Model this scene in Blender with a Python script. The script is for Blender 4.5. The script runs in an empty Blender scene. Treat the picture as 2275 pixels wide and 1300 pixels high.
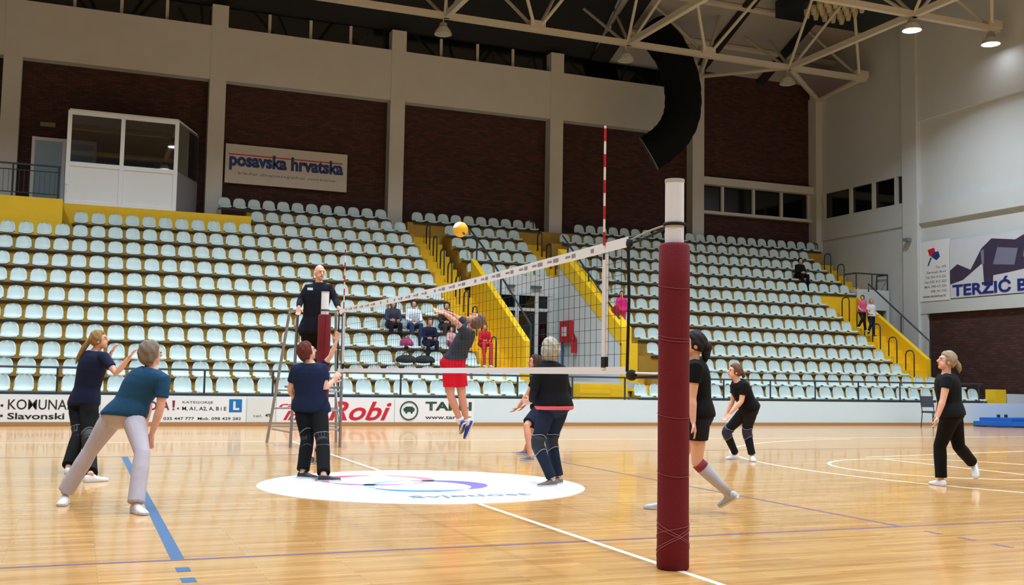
import bpy, bmesh, math, random
from mathutils import Vector, Matrix
random.seed(7)
PI = math.pi
scene = bpy.context.scene

# ------------------------------------------------------------------ camera
F_PX, YAW, PITCH, ROLL = 2359.55, .3843, .0802, .0173
CAM = Vector((-3.6531, -6.1461, 1.2259))
_f = Vector((math.sin(YAW)*math.cos(PITCH), math.cos(YAW)*math.cos(PITCH), math.sin(PITCH)))
_r = Vector((math.cos(YAW), -math.sin(YAW), 0)); _u = _r.cross(_f)
RIGHT = math.cos(ROLL)*_r + math.sin(ROLL)*_u
UP = -math.sin(ROLL)*_r + math.cos(ROLL)*_u
FWD = _f
cam_data = bpy.data.cameras.new('camera'); cam = bpy.data.objects.new('camera', cam_data)
scene.collection.objects.link(cam); scene.camera = cam
cam_data.sensor_width = 36; cam_data.lens = F_PX/2275*36; cam_data.clip_end = 200
m3 = Matrix((RIGHT, UP, -FWD)).transposed()
cam.matrix_world = Matrix.Translation(CAM) @ m3.to_4x4()

# ------------------------------------------------------------------ world, exposure
w = bpy.data.worlds.new('hall_ambient'); scene.world = w; w.use_nodes = True
w.node_tree.nodes['Background'].inputs[0].default_value = (.86, .93, 1, 1)
w.node_tree.nodes['Background'].inputs[1].default_value = .06
scene.view_settings.view_transform = 'Standard'; scene.view_settings.look = 'None'
scene.view_settings.gamma = 1; scene.view_settings.use_curve_mapping = False
scene.view_settings.exposure = 0
LAMP_W = 380

# ------------------------------------------------------------------ helpers
def lin(c):
    return tuple((x/255/12.92 if x/255 <= .04045 else ((x/255+.055)/1.055)**2.4) for x in c)
MATS = {}
def mat(name, rgb, rough=.6, metal=0, noise=0, nscale=8, bump=0, bscale=60, spec=None, coat=0, emit=0, alpha=1):
    if name in MATS: return MATS[name]
    m = bpy.data.materials.new(name); m.use_nodes = True; nt = m.node_tree; b = nt.nodes['Principled BSDF']
    col = lin(rgb); b.inputs['Base Color'].default_value = (*col, 1)
    b.inputs['Roughness'].default_value = rough; b.inputs['Metallic'].default_value = metal
    if spec is not None: b.inputs['Specular IOR Level'].default_value = spec
    if coat: b.inputs['Coat Weight'].default_value = coat
    if emit:
        b.inputs['Emission Color'].default_value = (*col, 1); b.inputs['Emission Strength'].default_value = emit
    if noise or bump:
        tc = nt.nodes.new('ShaderNodeTexCoord')
        n = nt.nodes.new('ShaderNodeTexNoise'); n.inputs['Scale'].default_value = nscale; n.inputs['Detail'].default_value = 4
        nt.links.new(tc.outputs['Object'], n.inputs['Vector'])
        if noise:
            mx = nt.nodes.new('ShaderNodeMix'); mx.data_type = 'RGBA'
            mx.inputs[6].default_value = (*[max(0, c*(1-noise)) for c in col], 1)
            mx.inputs[7].default_value = (*[min(1, c*(1+noise)) for c in col], 1)
            nt.links.new(n.outputs['Fac'], mx.inputs[0]); nt.links.new(mx.outputs[2], b.inputs['Base Color'])
        if bump:
            n2 = nt.nodes.new('ShaderNodeTexNoise'); n2.inputs['Scale'].default_value = bscale
            nt.links.new(tc.outputs['Object'], n2.inputs['Vector'])
            bp = nt.nodes.new('ShaderNodeBump'); bp.inputs['Strength'].default_value = bump; bp.inputs['Distance'].default_value = .01
            nt.links.new(n2.outputs['Fac'], bp.inputs['Height']); nt.links.new(bp.outputs['Normal'], b.inputs['Normal'])
    MATS[name] = m; return m

def brick_mat(name, axis):
    m = bpy.data.materials.new(name); m.use_nodes = True; nt = m.node_tree; b = nt.nodes['Principled BSDF']
    tc = nt.nodes.new('ShaderNodeTexCoord'); sp = nt.nodes.new('ShaderNodeSeparateXYZ'); cb = nt.nodes.new('ShaderNodeCombineXYZ')
    nt.links.new(tc.outputs['Object'], sp.inputs[0])
    nt.links.new(sp.outputs[axis], cb.inputs[0]); nt.links.new(sp.outputs['Z'], cb.inputs[1])
    br = nt.nodes.new('ShaderNodeTexBrick'); nt.links.new(cb.outputs[0], br.inputs['Vector'])
    br.inputs['Scale'].default_value = 1; br.inputs['Brick Width'].default_value = .26; br.inputs['Row Height'].default_value = .085
    br.inputs['Mortar Size'].default_value = .010
    br.inputs['Color1'].default_value = (*lin((84, 48, 42)), 1); br.inputs['Color2'].default_value = (*lin((58, 32, 30)), 1)
    br.inputs['Mortar'].default_value = (*lin((44, 34, 32)), 1)
    nt.links.new(br.outputs['Color'], b.inputs['Base Color']); b.inputs['Roughness'].default_value = .85
    bp = nt.nodes.new('ShaderNodeBump'); bp.inputs['Strength'].default_value = .4; bp.inputs['Distance'].default_value = .01; bp.invert = True
    nt.links.new(br.outputs['Fac'], bp.inputs['Height']); nt.links.new(bp.outputs['Normal'], b.inputs['Normal'])
    return m

def floor_mat():
    m = bpy.data.materials.new('parquet'); m.use_nodes = True; nt = m.node_tree; b = nt.nodes['Principled BSDF']
    tc = nt.nodes.new('ShaderNodeTexCoord')
    br = nt.nodes.new('ShaderNodeTexBrick'); nt.links.new(tc.outputs['Object'], br.inputs['Vector'])
    br.inputs['Scale'].default_value = 1; br.inputs['Brick Width'].default_value = 1.5; br.inputs['Row Height'].default_value = .065
    br.inputs['Mortar Size'].default_value = .0012; br.inputs['Bias'].default_value = 0; br.offset = .37
    br.inputs['Color1'].default_value = (*lin((226, 178, 112)), 1); br.inputs['Color2'].default_value = (*lin((204, 148, 82)), 1)
    br.inputs['Mortar'].default_value = (*lin((158, 116, 62)), 1)
    mp = nt.nodes.new('ShaderNodeMapping'); mp.inputs['Scale'].default_value = (1.2, 14, 1)
    nt.links.new(tc.outputs['Object'], mp.inputs['Vector'])
    n = nt.nodes.new('ShaderNodeTexNoise'); n.inputs['Scale'].default_value = 1.4; n.inputs['Detail'].default_value = 5
    nt.links.new(mp.outputs[0], n.inputs['Vector'])
    mx = nt.nodes.new('ShaderNodeMix'); mx.data_type = 'RGBA'; mx.blend_type = 'MULTIPLY'; mx.inputs[0].default_value = .55
    cr = nt.nodes.new('ShaderNodeValToRGB'); cr.color_ramp.elements[0].position = .3; cr.color_ramp.elements[1].position = .7
    cr.color_ramp.elements[0].color = (.60, .53, .44, 1); cr.color_ramp.elements[1].color = (1, 1, 1, 1)
    nt.links.new(n.outputs['Fac'], cr.inputs[0]); nt.links.new(br.outputs['Color'], mx.inputs[6]); nt.links.new(cr.outputs[0], mx.inputs[7])
    nt.links.new(mx.outputs[2], b.inputs['Base Color'])
    b.inputs['Roughness'].default_value = .22; b.inputs['Specular IOR Level'].default_value = .6
    b.inputs['Coat Weight'].default_value = .3; b.inputs['Coat Roughness'].default_value = .07
    n2 = nt.nodes.new('ShaderNodeTexNoise'); n2.inputs['Scale'].default_value = 1.6
    nt.links.new(tc.outputs['Object'], n2.inputs['Vector'])
    bp = nt.nodes.new('ShaderNodeBump'); bp.inputs['Strength'].default_value = .08; bp.inputs['Distance'].default_value = .02
    nt.links.new(n2.outputs['Fac'], bp.inputs['Height']); nt.links.new(bp.outputs['Normal'], b.inputs['Normal'])
    return m

def glass_mat(name, tint, add):
    m = bpy.data.materials.new(name); m.use_nodes = True; nt = m.node_tree; nt.nodes.remove(nt.nodes['Principled BSDF'])
    out = nt.nodes['Material Output']; tr = nt.nodes.new('ShaderNodeBsdfTransparent'); tr.inputs[0].default_value = (*tint, 1)
    gl = nt.nodes.new('ShaderNodeBsdfGlossy'); gl.inputs['Roughness'].default_value = .02
    fr = nt.nodes.new('ShaderNodeFresnel'); fr.inputs[0].default_value = 1.5; ad = nt.nodes.new('ShaderNodeMath'); ad.inputs[1].default_value = add; ad.use_clamp = True
    mx = nt.nodes.new('ShaderNodeMixShader'); nt.links.new(fr.outputs[0], ad.inputs[0]); nt.links.new(ad.outputs[0], mx.inputs[0])
    nt.links.new(tr.outputs[0], mx.inputs[1]); nt.links.new(gl.outputs[0], mx.inputs[2]); nt.links.new(mx.outputs[0], out.inputs[0]); return m
class MB:
    def __init__(s): s.v = []; s.f = []; s.mi = []
    def add(s, vs, fs, mi=0):
        n = len(s.v); s.v += [tuple(v) for v in vs]
        for f in fs: s.f.append([i+n for i in f]); s.mi.append(mi)
    def box(s, x0, x1, y0, y1, z0, z1, mi=0):
        vs = [(x, y, z) for z in (z0, z1) for y in (y0, y1) for x in (x0, x1)]
        s.add(vs, [(0, 2, 3, 1), (4, 5, 7, 6), (0, 1, 5, 4), (2, 6, 7, 3), (0, 4, 6, 2), (1, 3, 7, 5)], mi)
    def prism(s, pts, d, mi=0):       # planar polygon extruded along vector d
        n = len(pts); d = Vector(d); a = [Vector(p) for p in pts]
        s.add(a+[p+d for p in a], [list(range(n))[::-1], [i+n for i in range(n)]]+[(i, (i+1) % n, (i+1) % n+n, i+n) for i in range(n)], mi)
    def loft(s, rings, mi=0, caps=True):
        n = len(rings[0]); fs = []
        for k in range(len(rings)-1):
            for i in range(n):
                j = (i+1) % n; fs.append((k*n+i, k*n+j, (k+1)*n+j, (k+1)*n+i))
        if caps: fs += [list(range(n))[::-1], [(len(rings)-1)*n+i for i in range(n)]]
        s.add([p for r in rings for p in r], fs, mi)
    def tube(s, pts, r, n=8, mi=0, caps=True):
        pts = [Vector(p) for p in pts]; R = r if isinstance(r, (list, tuple)) else [r]*len(pts)
        rings = []; prev = None
        for i, p in enumerate(pts):
            t = (pts[min(i+1, len(pts)-1)]-pts[max(i-1, 0)]).normalized()
            if prev is None: a = t.orthogonal().normalized()
            else: a = (prev - t*prev.dot(t)).normalized()
            prev = a; b = t.cross(a)
            rings.append([p+(a*math.cos(2*PI*k/n)+b*math.sin(2*PI*k/n))*R[i] for k in range(n)])
        s.loft(rings, mi, caps)
    def ell(s, c, ax, ay, az, nu=14, nv=9, mi=0):   # ellipsoid with vector axes
        c = Vector(c); rings = []
        for k in range(1, nv):
            th = PI*k/nv
            rings.append([c - az*math.cos(th) + (ax*math.cos(2*PI*i/nu)+ay*math.sin(2*PI*i/nu))*math.sin(th) for i in range(nu)])
        n = nu; vs = [c-az]+[p for r in rings for p in r]+[c+az]; fs = []
        for i in range(n): fs.append((0, 1+(i+1) % n, 1+i))
        for k in range(len(rings)-1):
            for i in range(n):
                j = (i+1) % n; fs.append((1+k*n+i, 1+k*n+j, 1+(k+1)*n+j, 1+(k+1)*n+i))
        L = len(vs)-1
        for i in range(n): fs.append((L, 1+(len(rings)-1)*n+i, 1+(len(rings)-1)*n+(i+1) % n))
        s.add(vs, fs, mi)
    def mesh(s, name):
        me = bpy.data.meshes.new(name); me.from_pydata(s.v, [], s.f); me.update()
        bm = bmesh.new(); bm.from_mesh(me); bmesh.ops.recalc_face_normals(bm, faces=bm.faces[:]); bm.to_mesh(me); bm.free()
        return me
    def build(s, name, mats, parent=None, smooth=False, origin=None):
        if not isinstance(mats, (list, tuple)): mats = [mats]
        me = s.mesh(name)
        for m in mats: me.materials.append(m)
        if len(mats) > 1: me.polygons.foreach_set('material_index', s.mi)
        if smooth: me.polygons.foreach_set('use_smooth', [True]*len(me.polygons))
        return link(name, me, parent, origin)

def link(name, me, parent=None, origin=None):
    o = bpy.data.objects.new(name, me); scene.collection.objects.link(o)
    if parent is not None:
        o.parent = parent
        pm = WORLD.get(parent.name, Vector((0, 0, 0)))
        me.transform(Matrix.Translation(-pm)); WORLD[o.name] = pm
    else:
        if origin is None:
            xs = [v.co for v in me.vertices]
            origin = Vector(((min(c.x for c in xs)+max(c.x for c in xs))/2, (min(c.y for c in xs)+max(c.y for c in xs))/2, min(c.z for c in xs)))
        origin = Vector(origin); me.transform(Matrix.Translation(-origin)); o.location = origin; WORLD[o.name] = origin
    return o
WORLD = {}
def tag(o, label=None, cat=None, group=None, kind=None):
    for k, v in (('label', label), ('category', cat), ('group', group), ('kind', kind)):
        if v: o[k] = v
    return o
def thing(name, loc, label, cat, group=None):
    o = bpy.data.objects.new(name, None); scene.collection.objects.link(o); o.location = loc
    o.empty_display_size = .1; WORLD[o.name] = Vector(loc); return tag(o, label, cat, group)
def struct(name, mb, m, label=None):
    o = mb.build(name, m); o['kind'] = 'structure'
    if label: o['label'] = label
    return o
def at(px, py, depth):    # a pixel of the photograph at a known distance along the view axis
    return CAM + (FWD + RIGHT*((px-1137.5)/F_PX) + UP*((650-py)/F_PX))*depth
def floor_at(px, py, z=0):
    d = FWD + RIGHT*((px-1137.5)/F_PX) + UP*((650-py)/F_PX); t = (z-CAM.z)/d.z; return CAM+d*t, t

def text_mesh(name, body, m, corner, u, v, wid, hgt, parent, bold=0, shear=0, depth=.004):
    cu = bpy.data.curves.new(name, 'FONT'); cu.body = body; cu.size = 1; cu.offset = bold; cu.shear = shear; cu.resolution_u = 3
    tmp = bpy.data.objects.new('tmp', cu); scene.collection.objects.link(tmp)
    dg = bpy.context.evaluated_depsgraph_get(); dg.update()
    me = bpy.data.meshes.new_from_object(tmp.evaluated_get(dg)); bpy.data.objects.remove(tmp); bpy.data.curves.remove(cu)
    xs = [p.co.x for p in me.vertices]; ys = [p.co.y for p in me.vertices]
    x0, x1, y0, y1 = min(xs), max(xs), min(ys), max(ys)
    u = Vector(u); v = Vector(v); nrm = u.cross(v); c = Vector(corner)+nrm*depth
    for p in me.vertices:
        p.co = c + u*((p.co.x-x0)/(x1-x0)*wid) + v*((p.co.y-y0)/(y1-y0)*hgt)
    me.materials.append(m); me.name = name
    return link(name, me, parent)
def flat(mb, pts, corner, u, v, off=.004, mi=0, t=.002):  # polygon in (a,b) coords on a sign plane, thin slab
    u = Vector(u); v = Vector(v); n = u.cross(v); c = Vector(corner)
    mb.prism([c+u*a+v*b+n*(off-t) for a, b in pts], n*t, mi)

# ------------------------------------------------------------------ materials
M_floor = floor_mat()
M_brick = brick_mat('brick_far', 'X'); M_brickR = brick_mat('brick_side', 'Y')
M_conc = mat('painted_concrete', (204, 204, 200), .8, noise=.06, nscale=1.5)
M_wallw = mat('white_paint', (200, 206, 210), .75, noise=.04, nscale=2)
M_white = mat('white_board', (212, 232, 246), .45, noise=.02)
M_trimw = mat('white_frame', (240, 246, 252), .5)
M_panel = mat('booth_panel', (238, 244, 250), .5)
M_yel = mat('yellow_paint', (234, 192, 20), .6, noise=.08, nscale=3)
M_ochre = mat('ochre_tier', (168, 132, 48), .8, noise=.18, nscale=3)
M_rail = mat('dark_grey_steel', (52, 62, 72), .45, metal=.3)
M_seat = mat('pale_plastic', (186, 205, 206), .42)
M_dark = mat('dark_steel_and_shade', (38, 34, 34), .6)
M_glass = mat('night_glass', (6, 9, 12), .05, spec=.6)
M_truss = mat('cream_steel', (204, 198, 184), .55)
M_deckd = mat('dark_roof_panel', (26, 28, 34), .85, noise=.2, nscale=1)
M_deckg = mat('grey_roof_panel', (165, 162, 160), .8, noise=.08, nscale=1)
M_duct = mat('black_duct_cloth', (9, 10, 13), .85, spec=.2)
M_base = mat('baseboard_wood', (176, 132, 84), .5)
M_blueline = mat('blue_court_paint', (60, 100, 148), .35)
M_purp = mat('violet_court_paint', (118, 96, 128), .3)
M_wline = mat('white_court_paint', (240, 236, 220), .3)
M_disc = mat('white_disc', (240, 244, 250), .25)
M_burg = mat('burgundy_cloth', (108, 15, 29), .95, noise=.12, nscale=14, bump=.4, bscale=120)
M_black = mat('black_cloth', (14, 14, 17), .85)
M_pole = mat('white_pole', (230, 232, 238), .4)
M_net = mat('black_cord', (24, 26, 28), .8)
M_tape = mat('net_tape', (236, 240, 248), .7)
M_alu = mat('grey_aluminium', (150, 155, 165), .4, metal=.6)
M_blueT = mat('print_blue', (32, 60, 128), .5); M_redT = mat('print_red', (200, 32, 54), .5)
M_blkT = mat('print_black', (32, 34, 36), .5); M_greT = mat('print_green', (28, 74, 62), .5)
M_greyT = mat('print_grey', (120, 124, 128), .5); M_skyT = mat('print_sky', (0, 116, 190), .5)

# ------------------------------------------------------------------ lamps
def lamp(x, y, z, lit, label, parent_z):
    t = thing('high_bay_lamp', (x, y, z-.32), label, 'lamp', 'high bay lamps hanging from the roof truss')
    b = MB(); b.tube([(x, y, z+.0), (x, y, parent_z)], .02, 6); b.build('hanger', M_truss, t)
    b = MB(); b.tube([(x, y, z+.08), (x, y, z-.02), (x, y, z-.06)], [.12, .14, .17], 14); b.build('ballast_box', mat('lamp_case', (150, 150, 140), .5), t)
    b = MB(); b.tube([(x, y, z-.06), (x, y, z-.18), (x, y, z-.30)], [.16, .26, .30], 20, caps=False); b.build('reflector', mat('lamp_reflector', (215, 215, 205), .3, metal=.3), t, True)
    b = MB(); b.tube([(x, y, z-.275), (x, y, z-.29)], .28, 20)
    b.build('diffuser', mat('lamp_lit', (250, 252, 255), .4, emit=14) if lit else mat('lamp_unlit', (190, 195, 180), .3), t)
    if lit and x < 24:
        ld = bpy.data.lights.new('lamp_light', 'AREA'); ld.shape = 'DISK'; ld.size = .5; ld.energy = LAMP_W; ld.spread = math.radians(138); ld.color = (.83, .93, 1.0)
        lo = bpy.data.objects.new('lamp_light', ld); scene.collection.objects.link(lo); lo.parent = t
        lo.location = (0, 0, -.01)

# ------------------------------------------------------------------ floor and court lines
b = MB(); b.box(-30, 26, -20, 19.2, -.1, 0); struct('floor', b, M_floor)
def strip(x0, y0, x1, y1, wd, m, label, cat='court line', z=.0015, group=None):
    b = MB(); d = Vector((x1-x0, y1-y0, 0)).normalized(); n = Vector((-d.y, d.x, 0))*wd/2
    a, c = Vector((x0, y0, 0)), Vector((x1, y1, 0)); b.prism([a-n, c-n, c+n, a+n], (0, 0, z))
    return tag(b.build('court_line', m), label, cat, group or 'painted court lines')
strip(0, -6, 0, 3.63, .05, M_wline, 'white centre line on the floor between the net post and the white disc', z=.002)
strip(0, 7.33, 0, 13.5, .05, M_wline, 'white centre line on the floor beyond the white disc under the net', z=.002)
strip(-12, 1.22, 16, 1.22, .045, M_purp, 'thin violet sideline running across the whole foreground floor')
strip(-12, 10.22, 16, 10.22, .045, M_purp, 'thin violet sideline on the far side of the volleyball court')
strip(-3, 1.24, -3, 10.2, .085, M_blueline, 'wide blue attack line beside the player in light grey trousers')
strip(3, 1.24, 3, 10.2, .045, M_purp, 'thin violet attack line right of the near net post')
for i, y in enumerate((.98, .62, .26)):
    o = strip(-3, y-.20, -3, y-.05, .085, M_blueline, ['short blue dash just below the end of the blue line', 'second short blue dash below the blue line', 'lowest blue dash below the blue line'][i], 'line dash')
    if i < 3: strip(3, y-.22, 3, y-.04, .045, M_purp, ['short violet dash nearest the violet corner at right', 'second short violet dash past the violet corner', 'third short violet dash past the violet corner'][i], 'line dash')
strip(-14, 13.5, 24, 13.5, .05, M_wline, 'white basketball sideline on the far floor below the banners')
def arc_line(cx, cy, r, a0, a1, wd, label, n=60):
    b = MB(); P = [math.radians(a0+(a1-a0)*i/n) for i in range(n+1)]
    for i in range(n):
        q = [(cx+rr*math.cos(a), cy+rr*math.sin(a), 0) for a, rr in ((P[i], r-wd/2), (P[i+1], r-wd/2), (P[i+1], r+wd/2), (P[i], r+wd/2))]
        b.prism(q, (0, 0, .0018))
    return tag(b.build('court_line', M_wline), label, 'court line', 'painted court lines')
arc_line(12.9, 6.1, 6.98, 95, 265, .05, 'large white curved three point line behind the right hand players')
arc_line(8.45, 6.15, 1.78, 0, 360, .05, 'white free throw circle on the floor at right')
strip(8.65, 4.35, 8.65, 7.9, .05, M_wline, 'white free throw line through the right hand circle')
strip(8.65, 8.3, 15, 9.45, .05, M_wline, 'far slanting white line of the painted key at right')
strip(8.65, 4.36, 15, 3.2, .05, M_wline, 'near slanting white line of the painted key at right')

# centre disc with emblem
dx, dy = 0.0, 5.48
t = thing('centre_disc', (dx, dy, 0), 'big white round floor disc with coloured ring emblem under the net', 'floor disc')
b = MB(); b.prism([(dx+1.83*math.cos(2*PI*i/96), dy+1.83*math.sin(2*PI*i/96), 0) for i in range(96)], (0, 0, .004)); b.build('disc', M_disc, t)
def ringseg(cx, cy, rx, a0, a1, wmax, m, nm='emblem', n=22):
    b = MB(); inn = []; out = []
    for i in range(n+1):
        s = i/n; a = math.radians(a0+(a1-a0)*s); ww = wmax*math.sin(PI*min(1, max(0, s)))**.8+.008
        out.append((cx+(rx+ww/2)*math.cos(a), cy+(rx+ww/2)*math.sin(a)*.9, .004)); inn.append((cx+(rx-ww/2)*math.cos(a), cy+(rx-ww/2)*math.sin(a)*.9, .004))
    for i in range(n): b.prism([inn[i], inn[i+1], out[i+1], out[i]], (0, 0, .002))
    return b.build(nm, m, t)
eu = [((-.38, .62), .62, 80, 200, .20, (205, 90, 130)), ((-.38, .62), .62, 200, 290, .14, (176, 120, 200)), ((-.38, .62), .62, -60, 75, .16, (200, 150, 170)),
      ((-.02, -.12), .62, 95, 200, .13, (150, 190, 205)), ((-.02, -.12), .62, 195, 300, .17, (80, 150, 215)), ((-.02, -.12), .62, -55, 90, .24, (120, 110, 200))]
for k, ((ex, ey), r, a0, a1, ww, col) in enumerate(eu):
    ringseg(dx+ex, dy+ey, r, a0, a1, ww, mat('emblem_%d' % k, col, .3))
text_mesh('lettering', 'Svjetlost', mat('disc_text', (130, 160, 190), .3), (dx+.05-.55, dy-1.33, .004), (1, 0, 0), (0, 1, 0), 1.3, .26, t, bold=.01)

# ------------------------------------------------------------------ far wall
YW = 30.46; YB = 30.9
b = MB(); b.box(-16, 19.3, YB, YB+.3, 0, 13.0); struct('wall_back', b, M_brick)
b = MB()
b.box(19.3, 25.3, YB, YB+.3, 0, 8.1); b.box(19.3, 25.3, YB, YB+.3, 9.5, 14.1)
struct('wall_back_right', b, M_brick)
b = MB()   # long concrete beam over the bays
b.box(-16, 18.95, YW, YB+.1, 11.15, 13.0); struct('trim_1', b, M_conc)
px_right = [-18.43+6.316*i for i in range(7)]
for i, xr in enumerate(px_right):
    b = MB(); b.box(xr-.54, xr, YW-.02, YB+.05, 0 if i < 6 else 0, 13.75 if i < 6 else 14.6)
    struct('trim_%d' % (i+2), b, M_conc, None)
b = MB(); b.box(24.98, 25.32, YW-.06, YB, 0, 13.4); struct('trim_9', b, M_conc)
# clerestory
b = MB(); b.box(-16, 18.9, YB-.02, YB+.02, 13.0, 13.8)
struct('window_1', b, M_glass)
for i in range(5):
    for j in (1, 2, 3):
        x = px_right[i]+ (6.316-.54)*j/4
        b = MB(); b.box(x-.05, x+.05, YB-.10, YB-.03, 13.0, 13.78)
        tag(b.build('window_mullion', M_conc), kind='structure')
# window band, far right bay
t = thing('window_2', (22.2, YB, 8.1), 'row of four dark windows in the far right brick bay', 'window'); t['kind'] = 'structure'
b = MB(); b.box(19.46, 24.98, YW+.1, YB+.05, 9.24, 9.55); b.box(19.46, 24.98, YW+.2, YB+.05, 8.05, 8.17)
for x in (19.5, 20.58, 22.1, 23.5, 24.9): b.box(x-.06, x+.06, YB-.12, YB, 8.17, 9.24)
b.build('window_frame', M_conc, t)
b = MB(); b.box(19.46, 24.98, YB-.03, YB+.02, 8.17, 9.24); b.build('pane', M_glass, t)

# ------------------------------------------------------------------ right wall
XR = 25.3
b = MB(); b.box(XR, XR+.3, 25.4, YB+.3, 0, 8.14); b.box(XR, XR+.3, 25.4, YB+.3, 9.24, 18)
b.box(XR-.06, XR, 25.4, YB, 7.25, 8.1)
struct('wall_right', b, M_wallw)
b = MB(); b.box(XR-.02, XR+.3, 25.42, 30.3, 8.14, 9.24)
b2 = thing('window_3', (XR, 27.9, 8.14), 'strip of dark windows high on the right hand wall', 'window'); b2['kind'] = 'structure'
m_ = MB(); m_.box(XR+.1, XR+.14, 25.42, 30.5, 8.14, 9.24); m_.build('pane', M_glass, b2)
m_ = MB()
for y in (26.0, 27.27, 28.62, 30.3): m_.box(XR-.02, XR+.12, y-.06, y+.06, 8.14, 9.24)
m_.box(XR-.05, XR+.12, 25.4, YB, 8.08, 8.16); m_.build('window_frame', M_conc, b2)
b = MB(); b.box(XR-.22, XR+.3, 24.66, 25.42, 0, 18); struct('trim_10', b, M_wallw)
b = MB()
b.box(XR, XR+.3, -2, 24.66, 4.3, 11.12); b.box(XR-.12, XR+.3, -2, 24.66, 3.85, 4.3)
b.box(XR-.14, XR+.1, -2, 24.66, 7.24, 7.95); b.box(XR-.13, XR+.3, -2, 24.66, 11.12, 18)
struct('wall_right_front', b, M_wallw)
b = MB(); b.box(XR, XR+.3, -2, 24.66, 0, 3.85); struct('wall_right_brick', b, M_brickR)
b = MB(); b.box(XR-.1, XR+.02, 24.34, 24.66, 0, 3.85); struct('trim_11', b, M_wallw)
t = thing('wall_camera', (25.15, 25.0, 6.65), 'small grey camera fixed high on the white column at right', 'camera')
b = MB(); b.tube([(25.2, 25.05, 6.7), (25.0, 25.05, 6.66)], .03, 8); b.build('bracket', M_greyT, t)
b = MB(); b.box(24.86, 25.04, 24.92, 25.18, 6.6, 6.72); b.build('camera_body', M_greyT, t)

# advertising banner on right wall
t = thing('wall_banner', (25.2, 21.5, 4.34), 'large white banner with dark purple vehicle picture and blue lettering on right wall', 'banner')
b = MB(); b.box(25.17, 25.22, 18.6, 23.16, 4.34, 6.44); b.build('picture_board', mat('banner_pale', (206, 212, 224), .5, noise=.08, nscale=1.2), t)
b = MB(); b.box(25.16, 25.22, 23.2, 24.64, 4.3, 6.52); b.build('side_board', mat('banner_white', (228, 230, 238), .5), t)
U, V = (0, -1, 0), (0, 0, 1); c0 = (25.17, 23.16, 4.34)
b = MB(); flat(b, [(0, 1.0), (.35, 1.2), (.95, .95), (1.45, 1.65), (1.9, 1.95), (2.9, 1.8), (3.3, 1.95), (4.5, 1.95), (4.5, .55), (3.3, .8), (2.55, .72), (1.95, .68), (1.92, .33), (1.55, .33), (1.5, 1.15), (.6, .62), (0, .5)], c0, U, V, .006)
b.build('vehicle_picture', mat('picture_purple', (62, 52, 78), .5, noise=.3, nscale=2), t)
b = MB(); flat(b, [(1.95, 1.05), (2.15, 1.62), (3.0, 1.5), (2.85, .95)], c0, U, V, .010); flat(b, [(1.46, 1.1), (1.42, 1.55), (1.56, 1.62), (1.56, 1.1)], c0, U, V, .010)
flat(b, [(3.2, 1.2), (3.3, 1.65), (4.4, 1.7), (4.4, 1.0)], c0, U, V, .010)
b.build('window_picture', mat('picture_grey', (122, 124, 150), .4), t)
text_mesh('lettering', 'TERZIĆ BUS', mat('banner_blue', (28, 40, 130), .5), (25.17, 23.05, 4.40), U, V, 4.15, .55, t, bold=.03, depth=.014)
c1 = (25.16, 24.64, 4.3)
b = MB(); flat(b, [(.42, 1.9), (.75, 1.95), (.8, 1.75), (.66, 1.62), (.5, 1.68)], c1, U, V, .006); b.build('emblem', M_redT, t)
b = MB(); flat(b, [(.62, 1.62), (.72, 1.78), (.95, 1.8), (1.02, 1.6), (.85, 1.48)], c1, U, V, .008); flat(b, [(.40, 1.3), (.46, 1.3), (.62, 1.6), (.55, 1.6)], c1, U, V, .008); b.build('emblem', M_blueT, t)
for k, (s, wd) in enumerate((('Tel. 035', .5), ('Slavonski Brod', .95), ('Tel. 035 415 222', 1.0), ('Fax 035 415 223', 1.05), ('Mob. 098 415 224', 1.05), ('098 341 333', .75), ('www.terzicbus.hr', 1.15))):
    text_mesh('lettering', s, M_greyT if k < 6 else M_blkT, (25.16, 24.64-1.3+wd, 4.3+1.18-k*.175), U, V, wd, .09, t, bold=.01)

# sign on the far brick wall
t = thing('wall_sign', (2.72, 30.8, 7.7), 'white rectangular sign with blue lettering on the dark brick wall', 'sign')
b = MB(); b.box(.62, 4.84, 30.72, 30.8, 7.7, 9.05); b.build('board', mat('sign_board', (206, 204, 200), .6, noise=.03), t)
U, V = (1, 0, 0), (0, 0, 1)
b = MB(); flat(b, [(.1, .98), (4.05, .98), (4.05, 1.02), (.1, 1.02)], (.62, 30.72, 7.7), U, V, .006); b.build('red_stripe', M_redT, t)
text_mesh('lettering', 'posavska hrvatska', M_blueT, (.75, 30.72, 8.15), U, V, 3.95, .62, t, bold=.045, depth=.008)
text_mesh('lettering', 'Vaše županijske novine', M_greyT, (1.05, 30.72, 7.99), U, V, 3.4, .12, t, bold=.005, shear=.3)

# left: doorway, booth, railing
t = thing('door_1', (-4.4, 30.85, 6.6), 'white framed glazed double door in the brick wall beside the booth', 'door'); t['kind'] = 'structure'
b = MB()
for x in (-5.36, -4.45, -3.52): b.box(x-.05, x+.05, YB-.1, YB, 6.4, 8.7)
b.box(-5.4, -3.47, YB-.093, YB-.002, 8.59, 8.695); b.build('door_frame', M_trimw, t)
b = MB(); b.box(-5.31, -3.52, YB-.04, YB-.01, 6.4, 8.6); b.build('pane', mat('greenish_glow_glass', (120, 136, 142), .25, emit=.12), t)  # slight emission put into the pane for the lit room beyond
b = MB(); b.box(-5.2, -4.75, YB-.06, YB-.02, 9.06, 9.2); tag(b.build('exit_sign', mat('faded_sign', (126, 124, 104), .5)), 'tiny pale sign above the doorway left of the booth', 'sign')

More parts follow.
